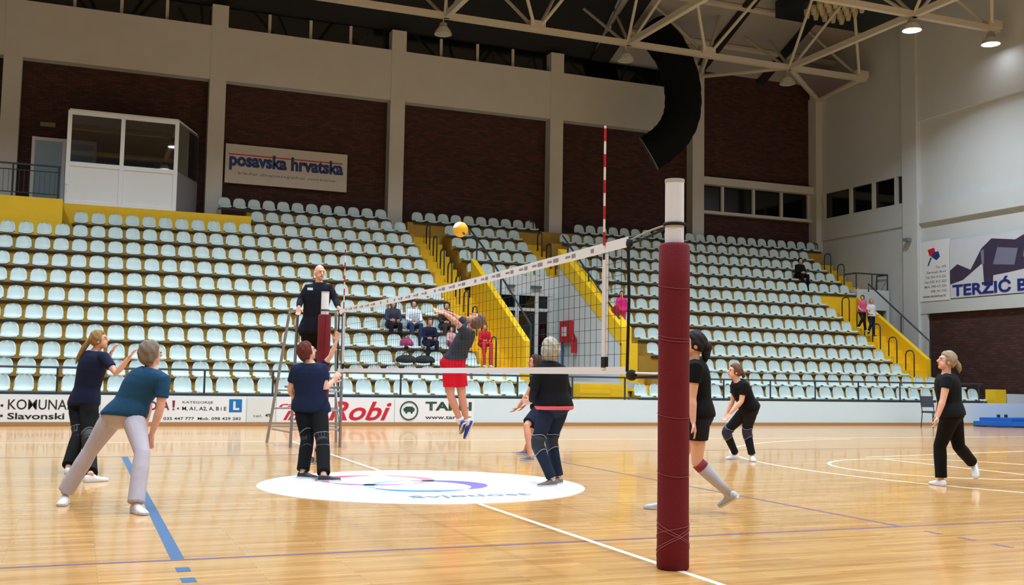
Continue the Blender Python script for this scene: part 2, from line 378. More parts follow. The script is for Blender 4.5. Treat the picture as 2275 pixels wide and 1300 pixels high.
YK = 28.78
M_bglass = glass_mat('booth_glass', (.5, .52, .55), .08)
t = thing('commentary_booth', (-2.7, 29.6, 6.2), 'white framed glass commentary booth standing above the left seats', 'booth')
b = MB()
for x in (-4.28, -2.74, -1.13): b.box(x-.06, x+.06, YK-.04, YK+.06, 6.28, 9.2)
for z in (6.28, 7.5, 9.1): b.box(-4.3, -1.1, YK-.033, YK+.053, z-.02, z+.113)
b.build('frame', M_trimw, t)
for x0, x1 in ((-4.22, -2.8), (-2.68, -1.19)):
    b = MB(); b.box(x0, x1, YK, YK+.03, 7.6, 9.1); b.build('window_pane', M_bglass, t)
    b = MB(); b.box(x0, x1, YK, YK+.03, 6.38, 7.5); b.build('lower_panel', M_panel, t)
q0, q1 = Vector((-1.1, YK, 0)), Vector((-.32, 30.6, 0))
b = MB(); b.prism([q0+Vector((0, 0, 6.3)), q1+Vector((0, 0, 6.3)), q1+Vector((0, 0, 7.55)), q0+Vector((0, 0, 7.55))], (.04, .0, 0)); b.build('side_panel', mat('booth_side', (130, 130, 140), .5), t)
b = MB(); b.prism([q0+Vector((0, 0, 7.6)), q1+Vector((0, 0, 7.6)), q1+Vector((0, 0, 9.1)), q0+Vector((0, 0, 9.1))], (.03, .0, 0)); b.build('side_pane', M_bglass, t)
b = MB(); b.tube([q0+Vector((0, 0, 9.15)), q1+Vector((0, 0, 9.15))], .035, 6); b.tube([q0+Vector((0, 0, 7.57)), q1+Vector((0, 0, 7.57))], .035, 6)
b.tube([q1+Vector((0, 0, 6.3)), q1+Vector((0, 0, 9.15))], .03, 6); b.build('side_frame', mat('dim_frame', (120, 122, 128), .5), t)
b = MB(); b.prism([(-4.3, YK, 9.2), (-1.1, YK, 9.2), (-.32, 30.7, 9.2), (-4.3, 30.7, 9.2)], (0, 0, .06)); b.build('roof', M_panel, t)
b = MB(); b.prism([(-4.3, YK, 6.24), (-1.1, YK, 6.24), (-.32, 30.7, 6.24), (-4.3, 30.7, 6.24)], (0, 0, .05)); b.build('booth_floor', M_panel, t)

t = thing('guard_rail', (-7.5, 28.2, 6.3), 'dark grey baluster railing on the yellow wall at far left', 'railing')
b = MB()
b.tube([(-11, 28.15, 7.3), (-4.45, 28.15, 7.3)], .028, 8); b.tube([(-11, 28.15, 7.12), (-4.45, 28.15, 7.12)], .016, 6); b.tube([(-11, 28.15, 6.45), (-4.45, 28.15, 6.45)], .016, 6); b.build('rail', M_rail, t)
for x in [-4.5-1.25*i for i in range(6)]:
    b = MB(); b.tube([(x, 28.15, 6.3), (x, 28.15, 7.3)], .028, 6); b.build('post', M_rail, t)
b = MB()
x = -10.9
while x < -4.5:
    b.tube([(x, 28.15, 6.45), (x, 28.15, 7.12)], .009, 4); x += .14
b.build('balusters', M_rail, t)

# ------------------------------------------------------------------ roof: deck, space frame
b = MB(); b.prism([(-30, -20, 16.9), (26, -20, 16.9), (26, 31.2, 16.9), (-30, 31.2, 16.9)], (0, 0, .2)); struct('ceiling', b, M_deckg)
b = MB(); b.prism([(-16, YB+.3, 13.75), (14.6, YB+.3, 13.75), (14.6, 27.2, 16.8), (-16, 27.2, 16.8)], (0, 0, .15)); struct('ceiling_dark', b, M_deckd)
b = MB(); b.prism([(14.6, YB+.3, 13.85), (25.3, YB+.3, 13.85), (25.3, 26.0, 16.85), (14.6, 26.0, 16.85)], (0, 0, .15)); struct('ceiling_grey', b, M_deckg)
for i, (x0, x1) in enumerate(((14.5, 15.3), (19.1, 19.6), (22.3, 22.7))):
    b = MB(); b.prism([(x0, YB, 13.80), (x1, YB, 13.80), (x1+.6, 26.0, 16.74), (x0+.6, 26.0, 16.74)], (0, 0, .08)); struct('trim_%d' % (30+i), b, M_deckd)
for i, y in enumerate((29.6, 27.9)):
    z = 13.85+(YB+.3-y)*3.0/5.2; b = MB(); b.prism([(14.6, y, z-.16), (25.3, y, z-.16), (25.3, y-.14, z-.08), (14.6, y-.14, z-.08)], (0, 0, .1)); struct('trim_%d' % (34+i), b, M_truss)
for i, y in enumerate((22.0, 24.6, 29.0)):
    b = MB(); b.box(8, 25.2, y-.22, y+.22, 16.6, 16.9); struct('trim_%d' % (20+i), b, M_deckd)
ZT = 13.3; YT = [27.0, 20.4]; XN = [.3, 7.2, 14.1, 21.1]; ZU = 15.9
t = thing('roof_truss', (10, 24, ZT), 'cream painted steel space frame carrying the hall roof', 'roof truss')
def bar(a, c, r, nm):
    b = MB(); b.tube([a, c], r, 8); return b.build(nm, M_truss, t)
for y in YT+[13.8, 7.2, .6, -6.0]:
    b = MB(); b.box(-14, 24.75, y-.09, y+.09, ZT-.1, ZT+.1); b.build('bottom_chord', M_truss, t)
for x in XN:
    b = MB(); b.box(x-.09, x+.09, -6, 27, ZT-.1, ZT+.1); b.build('cross_chord', M_truss, t)
half = [-3.1, 3.75, 10.5, 17.4, 24.5]
for y in YT:
    for x in half:
        b = MB(); b.box(x-.28, x+.28, y-.16, y+.16, ZT, ZT+.28); b.build('node_block', M_truss, t)
        for sx in (-1, 1):
            for sy in (-1, 1):
                if x+sx*1.9 < 25.2: bar((x+sx*.15, y+sy*.1, ZT+.15), (x+sx*1.75, y+sy*1.7, ZU), .062, 'web_brace')
    for x in XN:
        for sx, sy in ((-1, -1), (1, -1), (-1, 1), (1, 1)):
            bar((x+sx*.06, y+sy*.06, ZT), (x+sx*.9, y+sy*3.1, ZU), .055, 'web_brace')
for x in XN+[24.4]:
    bar((x, 24.0, ZU), (x, 17, ZU), .06, 'top_chord')
for y in (28.7, 25.3, 22.1, 18.7):
    bar((-8, y, ZU), (25.0, y, ZU), .06, 'top_chord')
bar((25.1, 30.4, 13.35), (21.1, 27, ZT), .14, 'corner_brace'); bar((25.1, 30.4, 13.35), (24.5, 27, ZT), .14, 'corner_brace')
bar((19.2, 30.4, 13.6), (17.4, 27, ZT), .1, 'corner_brace'); bar((19.2, 30.4, 13.6), (21.1, 27, ZT), .08, 'corner_brace')
b = MB(); b.prism([(25.1, 30.4, 13.3), (21.1, 27, 13.3), (24.5, 27, 13.3)], (0, 0, .05)); b.build('corner_plate', mat('corner_plate', (120, 104, 108), .7), t)
b = MB(); b.box(24.75, 25.3, 30.1, 30.5, 13.25, 13.5); b.build('column_cap', M_truss, t)
for x, lab in ((7.2, 'unlit round lamp under the truss near the top left of centre'), (14.1, 'unlit round lamp under the truss left of the black duct'), (21.1, 'unlit round lamp under the truss right of the black duct')):
    lamp(x-.1, 27.0, 12.95, False, lab, ZT-.1)
lamp(21.0, 20.4, 13.05, True, 'lit white lamp at the top right where two roof beams meet', ZT-.1)
lamp(24.4, 20.4, 13.05, True, 'lit white lamp nearest the right hand wall', ZT-.1)
b = MB()
off = [(x, y) for y in (20.4, 13.8, 7.2, .6, -6.0) for x in (-6.6, .3, 7.2, 14.1, 21.1) if not (y > 20 and x > 14)]+[(-13.5, 20.4), (-13.5, 13.8)]
for i, (x, y) in enumerate(off):
    lamp(x, y, 13.05, True, 'lit high bay lamp above the court, out of the frame', ZT-.1)

# ventilation duct
t = thing('ventilation_duct', (16.3, 27.6, 8.9), 'huge black cloth air duct curving down with open round mouth', 'duct')
path = [(16.0, 28.6, 14.6), (16.5, 28.1, 13.6), (16.75, 27.8, 12.6), (16.75, 27.6, 11.7), (16.6, 27.5, 10.95), (16.3, 27.55, 10.35), (15.9, 27.7, 9.9), (15.5, 27.95, 9.6)]
def smooth_path(P, n=5):
    out = []; P = [Vector(p) for p in P]
    for i in range(len(P)-1):
        p0, p1, p2, p3 = P[max(i-1, 0)], P[i], P[i+1], P[min(i+2, len(P)-1)]
        for k in range(n):
            s = k/n; out.append(.5*((2*p1)+(p2-p0)*s+(2*p0-5*p1+4*p2-p3)*s*s+(3*p1-p0-3*p2+p3)*s**3))
    return out+[P[-1]]
sp = smooth_path(path); n = len(sp)
b = MB(); b.tube(sp, [.68*(1+.02*math.sin(i*2.1)) for i in range(n)], 28, caps=False); b.tube(sp, .63, 28, caps=False); b.build('duct_hose', M_duct, t, True)
e = sp[-1]; d = (sp[-1]-sp[-3]).normalized(); a = d.orthogonal().normalized(); c = d.cross(a)
b = MB(); b.tube([e+(a*math.cos(2*PI*k/32)+c*math.sin(2*PI*k/32))*.67 for k in range(33)], .028, 6); b.build('mouth_ring', mat('duct_ring', (120, 120, 118), .5), t)

# nozzle array
t = thing('ventilation_nozzle_box', (22.3, 25.0, 15.1), 'dark ceiling box with a cluster of pale round nozzles, top right', 'ventilation unit')
b = MB(); b.box(20.6, 25.0, 23.2, 27.2, 15.25, 15.9); b.build('box', mat('dark_teal_box', (26, 38, 46), .5), t)
for i in range(5):
    for j in range(4):
        x = 20.95+i*.40+j*.06; y = 24.6+j*.45
        b = MB(); b.tube([(x, y, 15.25), (x, y, 15.12), (x, y, 14.92)], [.12, .12, .075], 12); b.build('nozzle', mat('cream_nozzle', (205, 190, 155), .5), t)

# ------------------------------------------------------------------ grandstand
Z = [1.13, 1.5, 1.912, 2.391, 2.89, 3.413, 3.947, 4.464, 4.996, 5.517, 6.026, 6.545, 7.067]
def RY(k): return 20.135+.819*k
TT = [z-.43 for z in Z]                 # seat step tops
def RF(k): return RY(k)-.34             # riser front
XL0 = -9.0
t = thing('grandstand', (8, 25, 0), 'tiered ochre painted concrete stand carrying the rows of seats', 'grandstand')
STAND = t
def tier(k, x0, x1, z0=0):
    y1 = RF(k+1) if k < 12 else YW-.03
    b = MB(); b.box(x0, x1, RF(k), y1, z0, TT[k]); return b.build('tier', M_ochre, t)
for k in range(13):
    if k < 2:
        tier(k, XL0, 8.85); tier(k, 10.4 if k == 0 else 11.9, 23.7)
    elif k < 8:
        tier(k, XL0, 6.8); tier(k, 12.0, 21.6)
    elif k == 8 or k == 9:
        tier(k, XL0, 6.8); tier(k, 8.15, 11.0, 4.3); tier(k, 12.0, 23.65)
    elif k == 10:
        tier(k, -4.1, 6.8); tier(k, 8.15, 11.0, 4.3); tier(k, 12.0, 23.65)
    elif k == 11:
        tier(k, 1.25, 6.8); tier(k, 8.15, 11.0, 4.3); tier(k, 12.0, 23.65)
    else:
        tier(k, 1.25, 6.22); tier(k, 6.8, 12.2, 4.3); tier(k, 12.2, 24.7)
b = MB(); b.box(XL0, 24.9, 19.31, 19.79, 0, .3); b.build('walkway', M_ochre, t)
# yellow walls under the booth and at left
b = MB(); b.box(-11, -4.35, 28.05, 28.25, 0, 6.32); b.build('yellow_wall', M_yel, t)
b = MB(); b.box(-4.36, 1.27, 28.72, 28.9, 0, 6.3); b.build('yellow_wall', M_yel, t)
b = MB(); b.box(-11, 1.27, 28.9, YW-.03, 6.1, 6.25); b.box(-11, -4.36, 28.25, 28.9, 6.1, 6.25); b.build('landing_slab', M_wallw, t)
# vomitory shells
t2 = STAND
b = MB(); b.prism([(7.97, 21.6, 0), (7.97, 21.6, 2.28), (7.97, 26.2, 5.05), (7.97, 26.2, 0)], (.18, 0, 0)); b.build('parapet', M_yel, t2)
b = MB(); b.prism([(11.0, 21.5, 0), (11.0, 21.5, 2.25), (11.0, 26.0, 5.05), (11.0, 26.0, 0)], (.3, 0, 0)); b.build('side_wall', M_wallw, t2)
b = MB(); b.prism([(10.98, 21.45, 2.2), (10.98, 21.45, 2.75), (10.98, 26.0, 5.55), (10.98, 26.0, 5.0)], (.34, 0, 0)); b.box(10.98, 11.5, 21.4, 21.52, .9, 2.3); b.build('parapet', M_yel, t2)
b = MB(); b.box(8.15, 11.0, 26.0, 26.2, 4.0, 4.6); b.box(10.87, 11.0, 26.0, 26.2, 1.15, 4.0); b.box(8.15, 8.4, 26.0, 26.2, 1.15, 4.0); b.build('lintel_wall', M_wallw, t2)
b = MB(); b.box(8.15, 11.0, 20.2, 26.0, 1.0, 1.15); b.build('passage_floor', mat('passage_grey', (170, 178, 190), .6), t2)
b = MB(); b.box(8.85, 9.75, 19.75, 20.2, .3, 1.1); b.box(9.75, 10.35, 19.85, 20.2, .3, 1.1); b.build('landing_block', M_yel, t2)
t = thing('door_2', (9.6, 26.0, 1.15), 'dark glazed double door at the end of the entrance passage', 'door'); t['kind'] = 'structure'
b = MB()
for x in (8.42, 9.5, 10.2, 10.82): b.box(x-.06, x+.06, 25.9, 26.02, 1.15, 4.0)
for z in (3.42, 3.93): b.box(8.41, 10.86, 25.907, 26.012, z, z+.1)
b.box(10.6, 10.87, 25.92, 26.02, 1.15, 4.0); b.build('door_frame', mat('pale_frame', (190, 196, 200), .5), t)
b = MB(); b.box(8.4, 10.87, 25.97, 25.99, 1.15, 3.95); b.build('pane', M_glass, t)
b = MB(); b.box(9.15, 9.4, 25.85, 25.99, 4.18, 4.26); tag(b.build('exit_sign', mat('green_sign', (70, 96, 88), .5)), 'small dark sign over the left of the passage door', 'sign')
b = MB(); b.box(10.0, 10.35, 25.85, 25.99, 4.18, 4.26); tag(b.build('exit_sign', mat('green_sign', (70, 96, 88), .5)), 'small dark sign over the right of the passage door', 'sign')
t = thing('fire_hose_cabinet', (10.9, 25.1, 2.4), 'red fire hose cabinet on the passage wall', 'fire cabinet')
b = MB(); b.box(10.84, 11.0, 24.75, 25.5, 2.4, 3.1); b.build('cabinet', mat('fire_red', (178, 28, 40), .5), t)
b = MB(); b.box(10.83, 10.85, 24.95, 25.3, 2.6, 2.9); b.build('cabinet_window', M_wallw, t)
t = thing('fire_extinguisher', (10.9, 24.5, 2.05), 'red fire extinguisher hanging right of the hose cabinet', 'fire extinguisher')
b = MB(); b.tube([(10.9, 24.5, 2.05), (10.9, 24.5, 2.5), (10.9, 24.5, 2.58), (10.9, 24.5, 2.62)], [.09, .09, .05, .03], 12); b.build('bottle', mat('fire_red', (178, 28, 40), .5), t)
b = MB(); b.tube([(10.9, 24.5, 2.6), (10.86, 24.42, 2.66), (10.84, 24.36, 2.4)], .015, 6); b.build('hose', M_black, t)
b = MB(); b.tube([(10.93, 25.45, 1.15), (10.93, 25.45, 2.4)], .04, 8); tag(b.build('water_pipe', mat('blue_pipe', (40, 98, 150), .5)), 'blue pipe below the red hose cabinet', 'pipe')

# right hand passage
t2 = STAND
b = MB(); b.prism([(23.6, 22.7, 0), (23.6, 22.7, 2.12), (23.6, 26.25, 4.5), (23.6, 26.25, 0)], (.18, 0, 0)); b.build('parapet', M_yel, t2)
b = MB(); b.box(23.65, 25.18, 26.3, 26.5, 4.05, 4.83); b.box(23.65, 23.95, 26.3, 26.5, 0, 4.05); b.box(25.05, 25.18, 26.3, 26.5, 0, 4.05); b.build('end_wall', M_wallw, t2)
b = MB(); b.box(23.9, 25.1, 26.9, 27.0, 0, 4.05); b.build('dark_opening', mat('dim_opening', (70, 74, 78), .6), t2)
b = MB(); b.box(23.65, 25.18, 26.5, 27.2, 4.7, 4.83); b.build('landing_slab', M_wallw, t2)
t = thing('guard_rail', (24.5, 26.4, 4.83), 'dark square-framed railing on the white landing at right', 'railing')
b = MB(); b.tube([(23.7, 27.1, 5.45), (23.7, 26.4, 5.45), (25.2, 26.4, 5.45), (25.2, 27.0, 5.45)], .03, 8); b.build('rail', M_rail, t)
for x, y in ((23.7, 26.4), (24.45, 26.4), (25.2, 26.4), (25.2, 27.0), (23.7, 27.1)):
    b = MB(); b.tube([(x, y, 4.83), (x, y, 5.45)], .026, 6); b.build('post', M_rail, t)

# stair flights
def stairs(x0, x1, k0, k1, label, z0=0):
    t = STAND
    for k in range(k0, k1+1):
        y = RF(k+1); d = .41; zb = TT[k-1] if k else .3; zt = TT[k]
        b = MB(); b.box(x0, x1, y-d, y+.01, z0, (zb+zt)/2); b.build('step', M_yel, t)
        b = MB(); b.box(x0, x1, y-(.03 if k == 11 else 0), (RF(k+2)-d) if k < k1 else y+(-.005 if k == 11 else .5), z0, zt); b.build('step', M_yel, t)
    return t
stairs(6.8, 7.97, 1, 11, 'yellow stairs climbing left of the entrance passage')
stairs(11.34, 12.0, 1, 11, 'narrow yellow stairs climbing right of the entrance passage')
stairs(21.6, 23.6, 1, 6, 'yellow stairs at the right end of the stand')
stairs(23.66, 25.18, 9, 11, 'upper yellow stairs against the right hand wall', 4.7)
b = MB(); b.box(21.6, 23.65, RF(8)-.02, RF(8)+.2, 0, 4.55)
b.build('yellow_wall', M_yel, STAND)

def hoop(x, k, label, dy=.14, h=.92):
    t = thing('hoop_handrail', (x, RY(k-1)+.79+dy-.2, TT[k-1]), label, 'handrail', 'hoop handrails on the yellow stairs')
    y = RY(k)+dy-.2; z0 = TT[k-1]-.0; z1 = z0+h; P = [(x, y-.20, z0), (x, y-.20, z1-.14), (x, y-.14, z1-.03), (x, y, z1), (x, y+.14, z1-.03), (x, y+.20, z1-.14), (x, y+.20, z0+.05)]
    b = MB(); b.tube(P, .024, 6); b.build('hoop', M_rail, t, True)
ords = ['lowest', 'second lowest', 'third lowest', 'fourth lowest', 'fifth lowest', 'sixth lowest', 'seventh lowest', 'eighth lowest', 'ninth lowest', 'topmost']
for k in range(3, 12): hoop(7.4, k, ords[k-3]+' hoop handrail on the yellow stairs left of the passage')
for k in range(9, 13): hoop(11.65, k, ords[k-9]+' of the hoop handrails at the top of the narrow stairs')
for k in range(3, 8): hoop(22.7, k, ords[k-3]+' hoop handrail on the lower right hand stairs')
for k in range(10, 13): hoop(24.5, k, ords[k-10]+' hoop handrail on the upper right stairs by the wall')
def handrail(P, posts, label):
    t = thing('stair_handrail', P[0], label, 'handrail')
    b = MB(); b.tube(P, .03, 8); b.build('rail', M_rail, t)
    for a, c in posts:
        b = MB(); b.tube([a, c], .026, 6); b.build('post', M_rail, t)
handrail([(8.2, 27.0, 6.15), (8.2, 25.6, 5.35), (8.2, 21.7, 2.75), (8.2, 21.7, 2.3)], [((8.2, 26.3, 4.9), (8.2, 26.3, 5.75)), ((8.2, 24.1, 3.7), (8.2, 24.1, 4.35))], 'black sloping handrail on the parapet left of the passage')
handrail([(11.15, 26.0, 6.0), (11.15, 21.9, 3.05), (11.15, 21.9, 2.7)], [((11.15, y, 5.5-(26-y)*.615), (11.15, y, 6.0-(26-y)*.72)) for y in (25.6, 24.0)], 'black sloping handrail on the parapet right of the passage')
handrail([(23.85, 25.9, 4.7), (23.85, 25.9, 5.0), (23.85, 22.8, 2.75), (23.85, 22.8, 2.1)], [((23.85, 24.2, 3.1), (23.85, 24.2, 3.7))], 'grey sloping handrail on the yellow parapet beside the right stairs')

# seats -----------------------------------------------------------
def seat_mesh():
    b = MB(); rings = []; nU = 11
    prof = [(-.385, -.40, .170, 0), (-.395, -.365, .190, 0), (-.36, -.340, .202, 0), (-.20, -.352, .206, 0), (-.06, -.335, .206, 0), (-.018, -.28, .206, 1), (.0, -.20, .203, 1), (.018, -.13, .194, 1), (.030, -.08, .175, 1), (.038, -.045, .150, 1), (.043, -.020, .115, 1), (.046, -.005, .07, 1), (.047, 0, .03, 1)]
    th = .018
    top = []; bot = []
    for y, z, wd, back in prof:
        rt = []; rb = []
        for i in range(nU):
            s = -1+2*i/(nU-1); x = wd*s
            curve = .03*(s*s)
            yy = y-(curve if back else 0); zz = z+(curve*.6 if not back else 0)
            rt.append((x, yy, zz)); rb.append((x, yy+(th if back else 0), zz-(0 if back else th)))
        top.append(rt); bot.append(rb)
    n = nU; R = len(prof); vs = [p for r in top for p in r]+[p for r in bot for p in r]; o = R*n; fs = []
    for k in range(R-1):
        for i in range(n-1):
            fs.append((k*n+i, k*n+i+1, (k+1)*n+i+1, (k+1)*n+i)); fs.append((o+k*n+i, o+(k+1)*n+i, o+(k+1)*n+i+1, o+k*n+i+1))
        fs.append((k*n, (k+1)*n, o+(k+1)*n, o+k*n)); fs.append((k*n+n-1, o+k*n+n-1, o+(k+1)*n+n-1, (k+1)*n+n-1))
    for i in range(n-1):
        fs.append((i, o+i, o+i+1, i+1)); q = (R-1)*n; fs.append((q+i, q+i+1, o+q+i+1, o+q+i))
    b.add(vs, fs)
    return b
PITCHX = .48644
SB = seat_mesh(); SEAT = SB.mesh('seat'); SEAT.materials.append(M_seat)
SEAT.polygons.foreach_set('use_smooth', [True]*len(SEAT.polygons))
xa, xb = -.4175, 15.583
seats = []
def row(k, x0, x1, xo, block):
    n0 = math.ceil((x0+.2-xo)/PITCHX-1e-6); n1 = math.floor((x1-.2-xo)/PITCHX+1e-6)
    for n in range(n0, n1+1): seats.append((xo+n*PITCHX, RY(k), Z[k], k, block))
for k in range(13):
    l0 = XL0 if k < 10 else (-4.15 if k == 10 else (1.25 if k == 11 else .25))
    if k < 2: row(k, l0, 8.85 if k == 0 else 7.95, xa, 'left'); row(k, 10.4 if k == 0 else 11.95, 23.6, xb+.17, 'right')
    else:
        row(k, l0, 6.85 if k < 12 else 6.15, xa, 'left')
        if k >= 8: row(k, 7.95 if k < 12 else 6.9, 11.15 if k < 12 else 12.1, 8.22, 'middle')
        row(k, 12.0 if k < 12 else 13.2, 21.65 if k < 8 else (23.7 if k < 12 else 24.75), xb, 'right')
def sdepth(s): return (Vector(s[:3])-CAM).dot(FWD)
def inview(s):
    d = Vector(s[:3])-CAM; z = d.dot(FWD); return abs(d.dot(RIGHT)/z*F_PX) < 1137.5
vis = sorted([s for s in seats if inview(s)], key=sdepth)
near = vis[:300]; nearset = set(near); rest = [s for s in seats if s not in nearset]
rown = ['front', 'second', 'third', 'fourth', 'fifth', 'sixth', 'seventh', 'eighth', 'ninth', 'tenth', 'eleventh', 'twelfth', 'top']
for s in near:
    o = bpy.data.objects.new('stadium_seat', SEAT); scene.collection.objects.link(o); o.location = s[:3]
    tag(o, 'pale grey plastic seat in the %s row of the %s seating block' % (rown[s[3]], s[4]), 'seat', 'pale grey seats of the stand')
b = MB()
for s in rest: b.add([(v[0]+s[0], v[1]+s[1], v[2]+s[2]) for v in SB.v], SB.f)
o = b.build('stadium_seats', M_seat, smooth=True)
tag(o, 'pale grey plastic seats filling the upper rows of the whole stand', 'seat', 'pale grey seats of the stand', 'stuff')
# dark strips standing in for the shade line under each seat row
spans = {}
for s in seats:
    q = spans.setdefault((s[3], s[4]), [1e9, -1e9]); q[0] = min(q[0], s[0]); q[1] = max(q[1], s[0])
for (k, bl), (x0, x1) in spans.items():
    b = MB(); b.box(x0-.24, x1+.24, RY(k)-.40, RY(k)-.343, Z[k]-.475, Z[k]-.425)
    tag(b.build('seat_shade_strip', M_dark), 'dark strip painted as shade under the %s row of the %s seating block' % (rown[k], bl), 'shade strip', 'dark shade strips under the seats')

# barrier with boards ----------------------------------------------
b = MB(); b.box(-12, 25.3, 19.24, 19.3, .08, .69); struct('wall_barrier', b, M_white)
b = MB(); b.box(-12, 25.3, 19.2, 19.3, 0, .085); struct('baseboard_front', b, M_base)
t = thing('barrier_railing', (8, 19.26, .69), 'long dark grey railing on top of the white barrier', 'railing')
b = MB(); b.tube([(-12, 19.26, 1.285), (22.6, 19.26, 1.285)], .024, 8); b.build('rail', M_rail, t)
b = MB(); b.tube([(-12, 19.26, .74), (22.6, 19.26, .74)], .022, 8); b.build('rail', M_rail, t)
for i in range(-5, 18):
    x = -4.1+1.56*i
    if x < 22.7:
        b = MB(); b.tube([(x, 19.26, .69), (x, 19.26, 1.285)], .024, 6); b.build('post', M_rail, t)
b = MB(); b.box(23.25, 23.7, 19.4, 19.8, .3, 1.12); tag(b.build('yellow_block', M_yel), 'small yellow concrete block at the right end of the front row', 'block')
b = MB(); b.box(23.75, 24.5, 19.4, 19.8, .3, .98); tag(b.build('white_block', M_wallw), 'low white block at the right end of the barrier', 'block')

U, V = (1, 0, 0), (0, 0, 1)
def board(x0, x1, label, m=None):
    t = thing('advert_board', ((x0+x1)/2, 19.22, .09), label, 'advertising board', 'advertising boards on the barrier')
    b = MB(); b.box(x0, x1, 19.222, 19.235, .09, .66); b.build('sheet', m or mat('advert_white', (232, 240, 250), .5), t); return t
Yb = 19.222
t = board(-6.4, -3.2, 'white advertising board with black condensed lettering at far left')
text_mesh('lettering', 'KOMUNALAC', M_blkT, (-5.05, Yb, .36), U, V, 1.66, .22, t, bold=.006)
text_mesh('lettering', 'Slavonski Brod', M_blkT, (-5.05, Yb, .15), U, V, 1.85, .14, t, bold=.02)
b = MB(); flat(b, [(0, 0), (.05, 0), (.05, .05), (0, .05)], (-5.19, Yb, .42), U, V); flat(b, [(0, 0), (.05, 0), (.05, .05), (0, .05)], (-5.19, Yb, .2), U, V); b.build('dots', M_blkT, t)
t = board(-3.18, -.03, 'white driving school board with small grey lettering and blue L plate')
text_mesh('lettering', 'AUTOSKOLA', mat('maroon_print', (120, 44, 60), .5), (-3.05, Yb, .36), U, V, 1.32, .2, t, bold=.03)
b = MB(); flat(b, [(0, .06), (.04, .06), (.05, .22), (-.01, .22)], (-1.66, Yb, .36), U, V); flat(b, [(0, 0), (.04, 0), (.04, .04), (0, .04)], (-1.66, Yb, .36), U, V); flat(b, [(0, 0), (.04, 0), (.04, .04), (0, .04)], (-1.56, Yb, .38), U, V)
b.build('exclamation_mark', mat('maroon_print', (120, 44, 60), .5), t)
text_mesh('lettering', 'KATEGORIJE', M_blkT, (-1.45, Yb, .50), U, V, .68, .07, t)
text_mesh('lettering', 'M, A1, A2, A, B i E', M_blkT, (-1.45, Yb, .345), U, V, .98, .10, t, bold=.015)
text_mesh('lettering', '035 447 777  Mob. 098 429 282', M_blkT, (-1.85, Yb, .14), U, V, 1.72, .065, t, bold=.01)
b = MB(); flat(b, [(0, 0), (.29, 0), (.29, .3), (0, .3)], (-.41, Yb, .32), U, V, .004); b.build('blue_plate', M_skyT, t)
b = MB(); flat(b, [(.09, .05), (.23, .05), (.23, .10), (.145, .10), (.145, .25), (.09, .25)], (-.41, Yb, .32), U, V, .007); b.build('plate_letter', M_white, t)
t = board(0, .66, 'plain pale board with tiny grey marks between two adverts', mat('advert_pale', (218, 228, 232), .5))
text_mesh('lettering', 'tel.', M_greyT, (.14, Yb, .21), U, V, .22, .06, t); text_mesh('lettering', '49', M_blkT, (.42, Yb, .21), U, V, .13, .08, t, bold=.02)
t = board(.68, 3.54, 'white advertising board with large slanted red lettering')
text_mesh('lettering', 'Robi', M_redT, (1.92, Yb, .13), U, V, 1.55, .46, t, bold=.02, shear=.35)
text_mesh('lettering', 'caffe', M_redT, (.74, Yb, .42), U, V, .85, .15, t, bold=.02, shear=.35)
text_mesh('lettering', 'Inn', M_redT, (.84, Yb, .14), U, V, .6, .22, t, bold=.03, shear=.35)
t = board(3.56, 5.63, 'white advertising board with dark green round emblem and lettering')
b = MB(); cx, cz = 3.92, .375
b.tube([(cx+.22*math.cos(2*PI*k/32), Yb-.004, cz+.22*math.sin(2*PI*k/32)) for k in range(33)], .018, 6)
flat(b, [(-.13, -.02), (-.15, .04), (-.08, .10), (.08, .10), (.15, .04), (.13, -.02), (.10, -.02), (.09, -.07), (.05, -.07), (.04, -.03), (-.04, -.03), (-.05, -.07), (-.09, -.07), (-.10, -.02)], (cx, Yb, cz), U, V, .006)
b.build('emblem', M_greT, t)
text_mesh('lettering', 'TARBI', M_greT, (4.34, Yb, .38), U, V, 1.22, .22, t, bold=.04)
text_mesh('lettering', 'www.tarbi.hr', M_blkT, (4.34, Yb, .17), U, V, 1.22, .09, t, bold=.015)

# chair and mat by the barrier
t = thing('folding_chair', (21.3, 18.2, 0), 'dark grey chair standing against the white barrier at right', 'chair')
mch = mat('chair_grey', (60, 64, 78), .7)
X0, Y0_ = floor_at(2072, 948)[0].x, 0
cp = floor_at(2074, 950)[0]; cxx, cyy = cp.x, min(cp.y, 18.75)
t.location = (cxx, cyy, 0); WORLD[t.name] = Vector((cxx, cyy, 0))
b = MB(); b.box(cxx-.24, cxx+.24, cyy-.24, cyy+.22, .42, .47); b.build('seat', mch, t)
b = MB(); b.prism([(cxx-.24, cyy+.2, .58), (cxx+.24, cyy+.2, .58), (cxx+.22, cyy+.27, .9), (cxx-.22, cyy+.27, .9)], (0, .03, 0)); b.build('backrest', mch, t)
for sx in (-1, 1):
    b = MB(); b.tube([(cxx+sx*.22, cyy-.22, 0), (cxx+sx*.22, cyy-.2, .44)], .014, 6); b.build('leg', M_dark, t)
    b = MB(); b.tube([(cxx+sx*.22, cyy+.26, 0), (cxx+sx*.22, cyy+.2, .44), (cxx+sx*.22, cyy+.27, .88)], .014, 6); b.build('leg', M_dark, t)
t = thing('gym_mat', (23.3, 18.4, 0), 'blue gym mat lying on the floor at the right edge', 'mat')
b = MB(); b.prism([(21.6, 18.7, .03), (21.9, 18.1, .03), (22.9, 17.6, .03), (25.1, 17.6, .03), (25.1, 18.9, .03), (22.6, 19.05, .03)], (0, 0, .13)); b.prism([(21.9, 18.75, .15), (22.4, 18.0, .15), (25.0, 17.9, .15), (25.0, 18.95, .15)], (0, 0, .12)); b.build('cushion', mat('mat_blue', (16, 100, 190), .5), t)
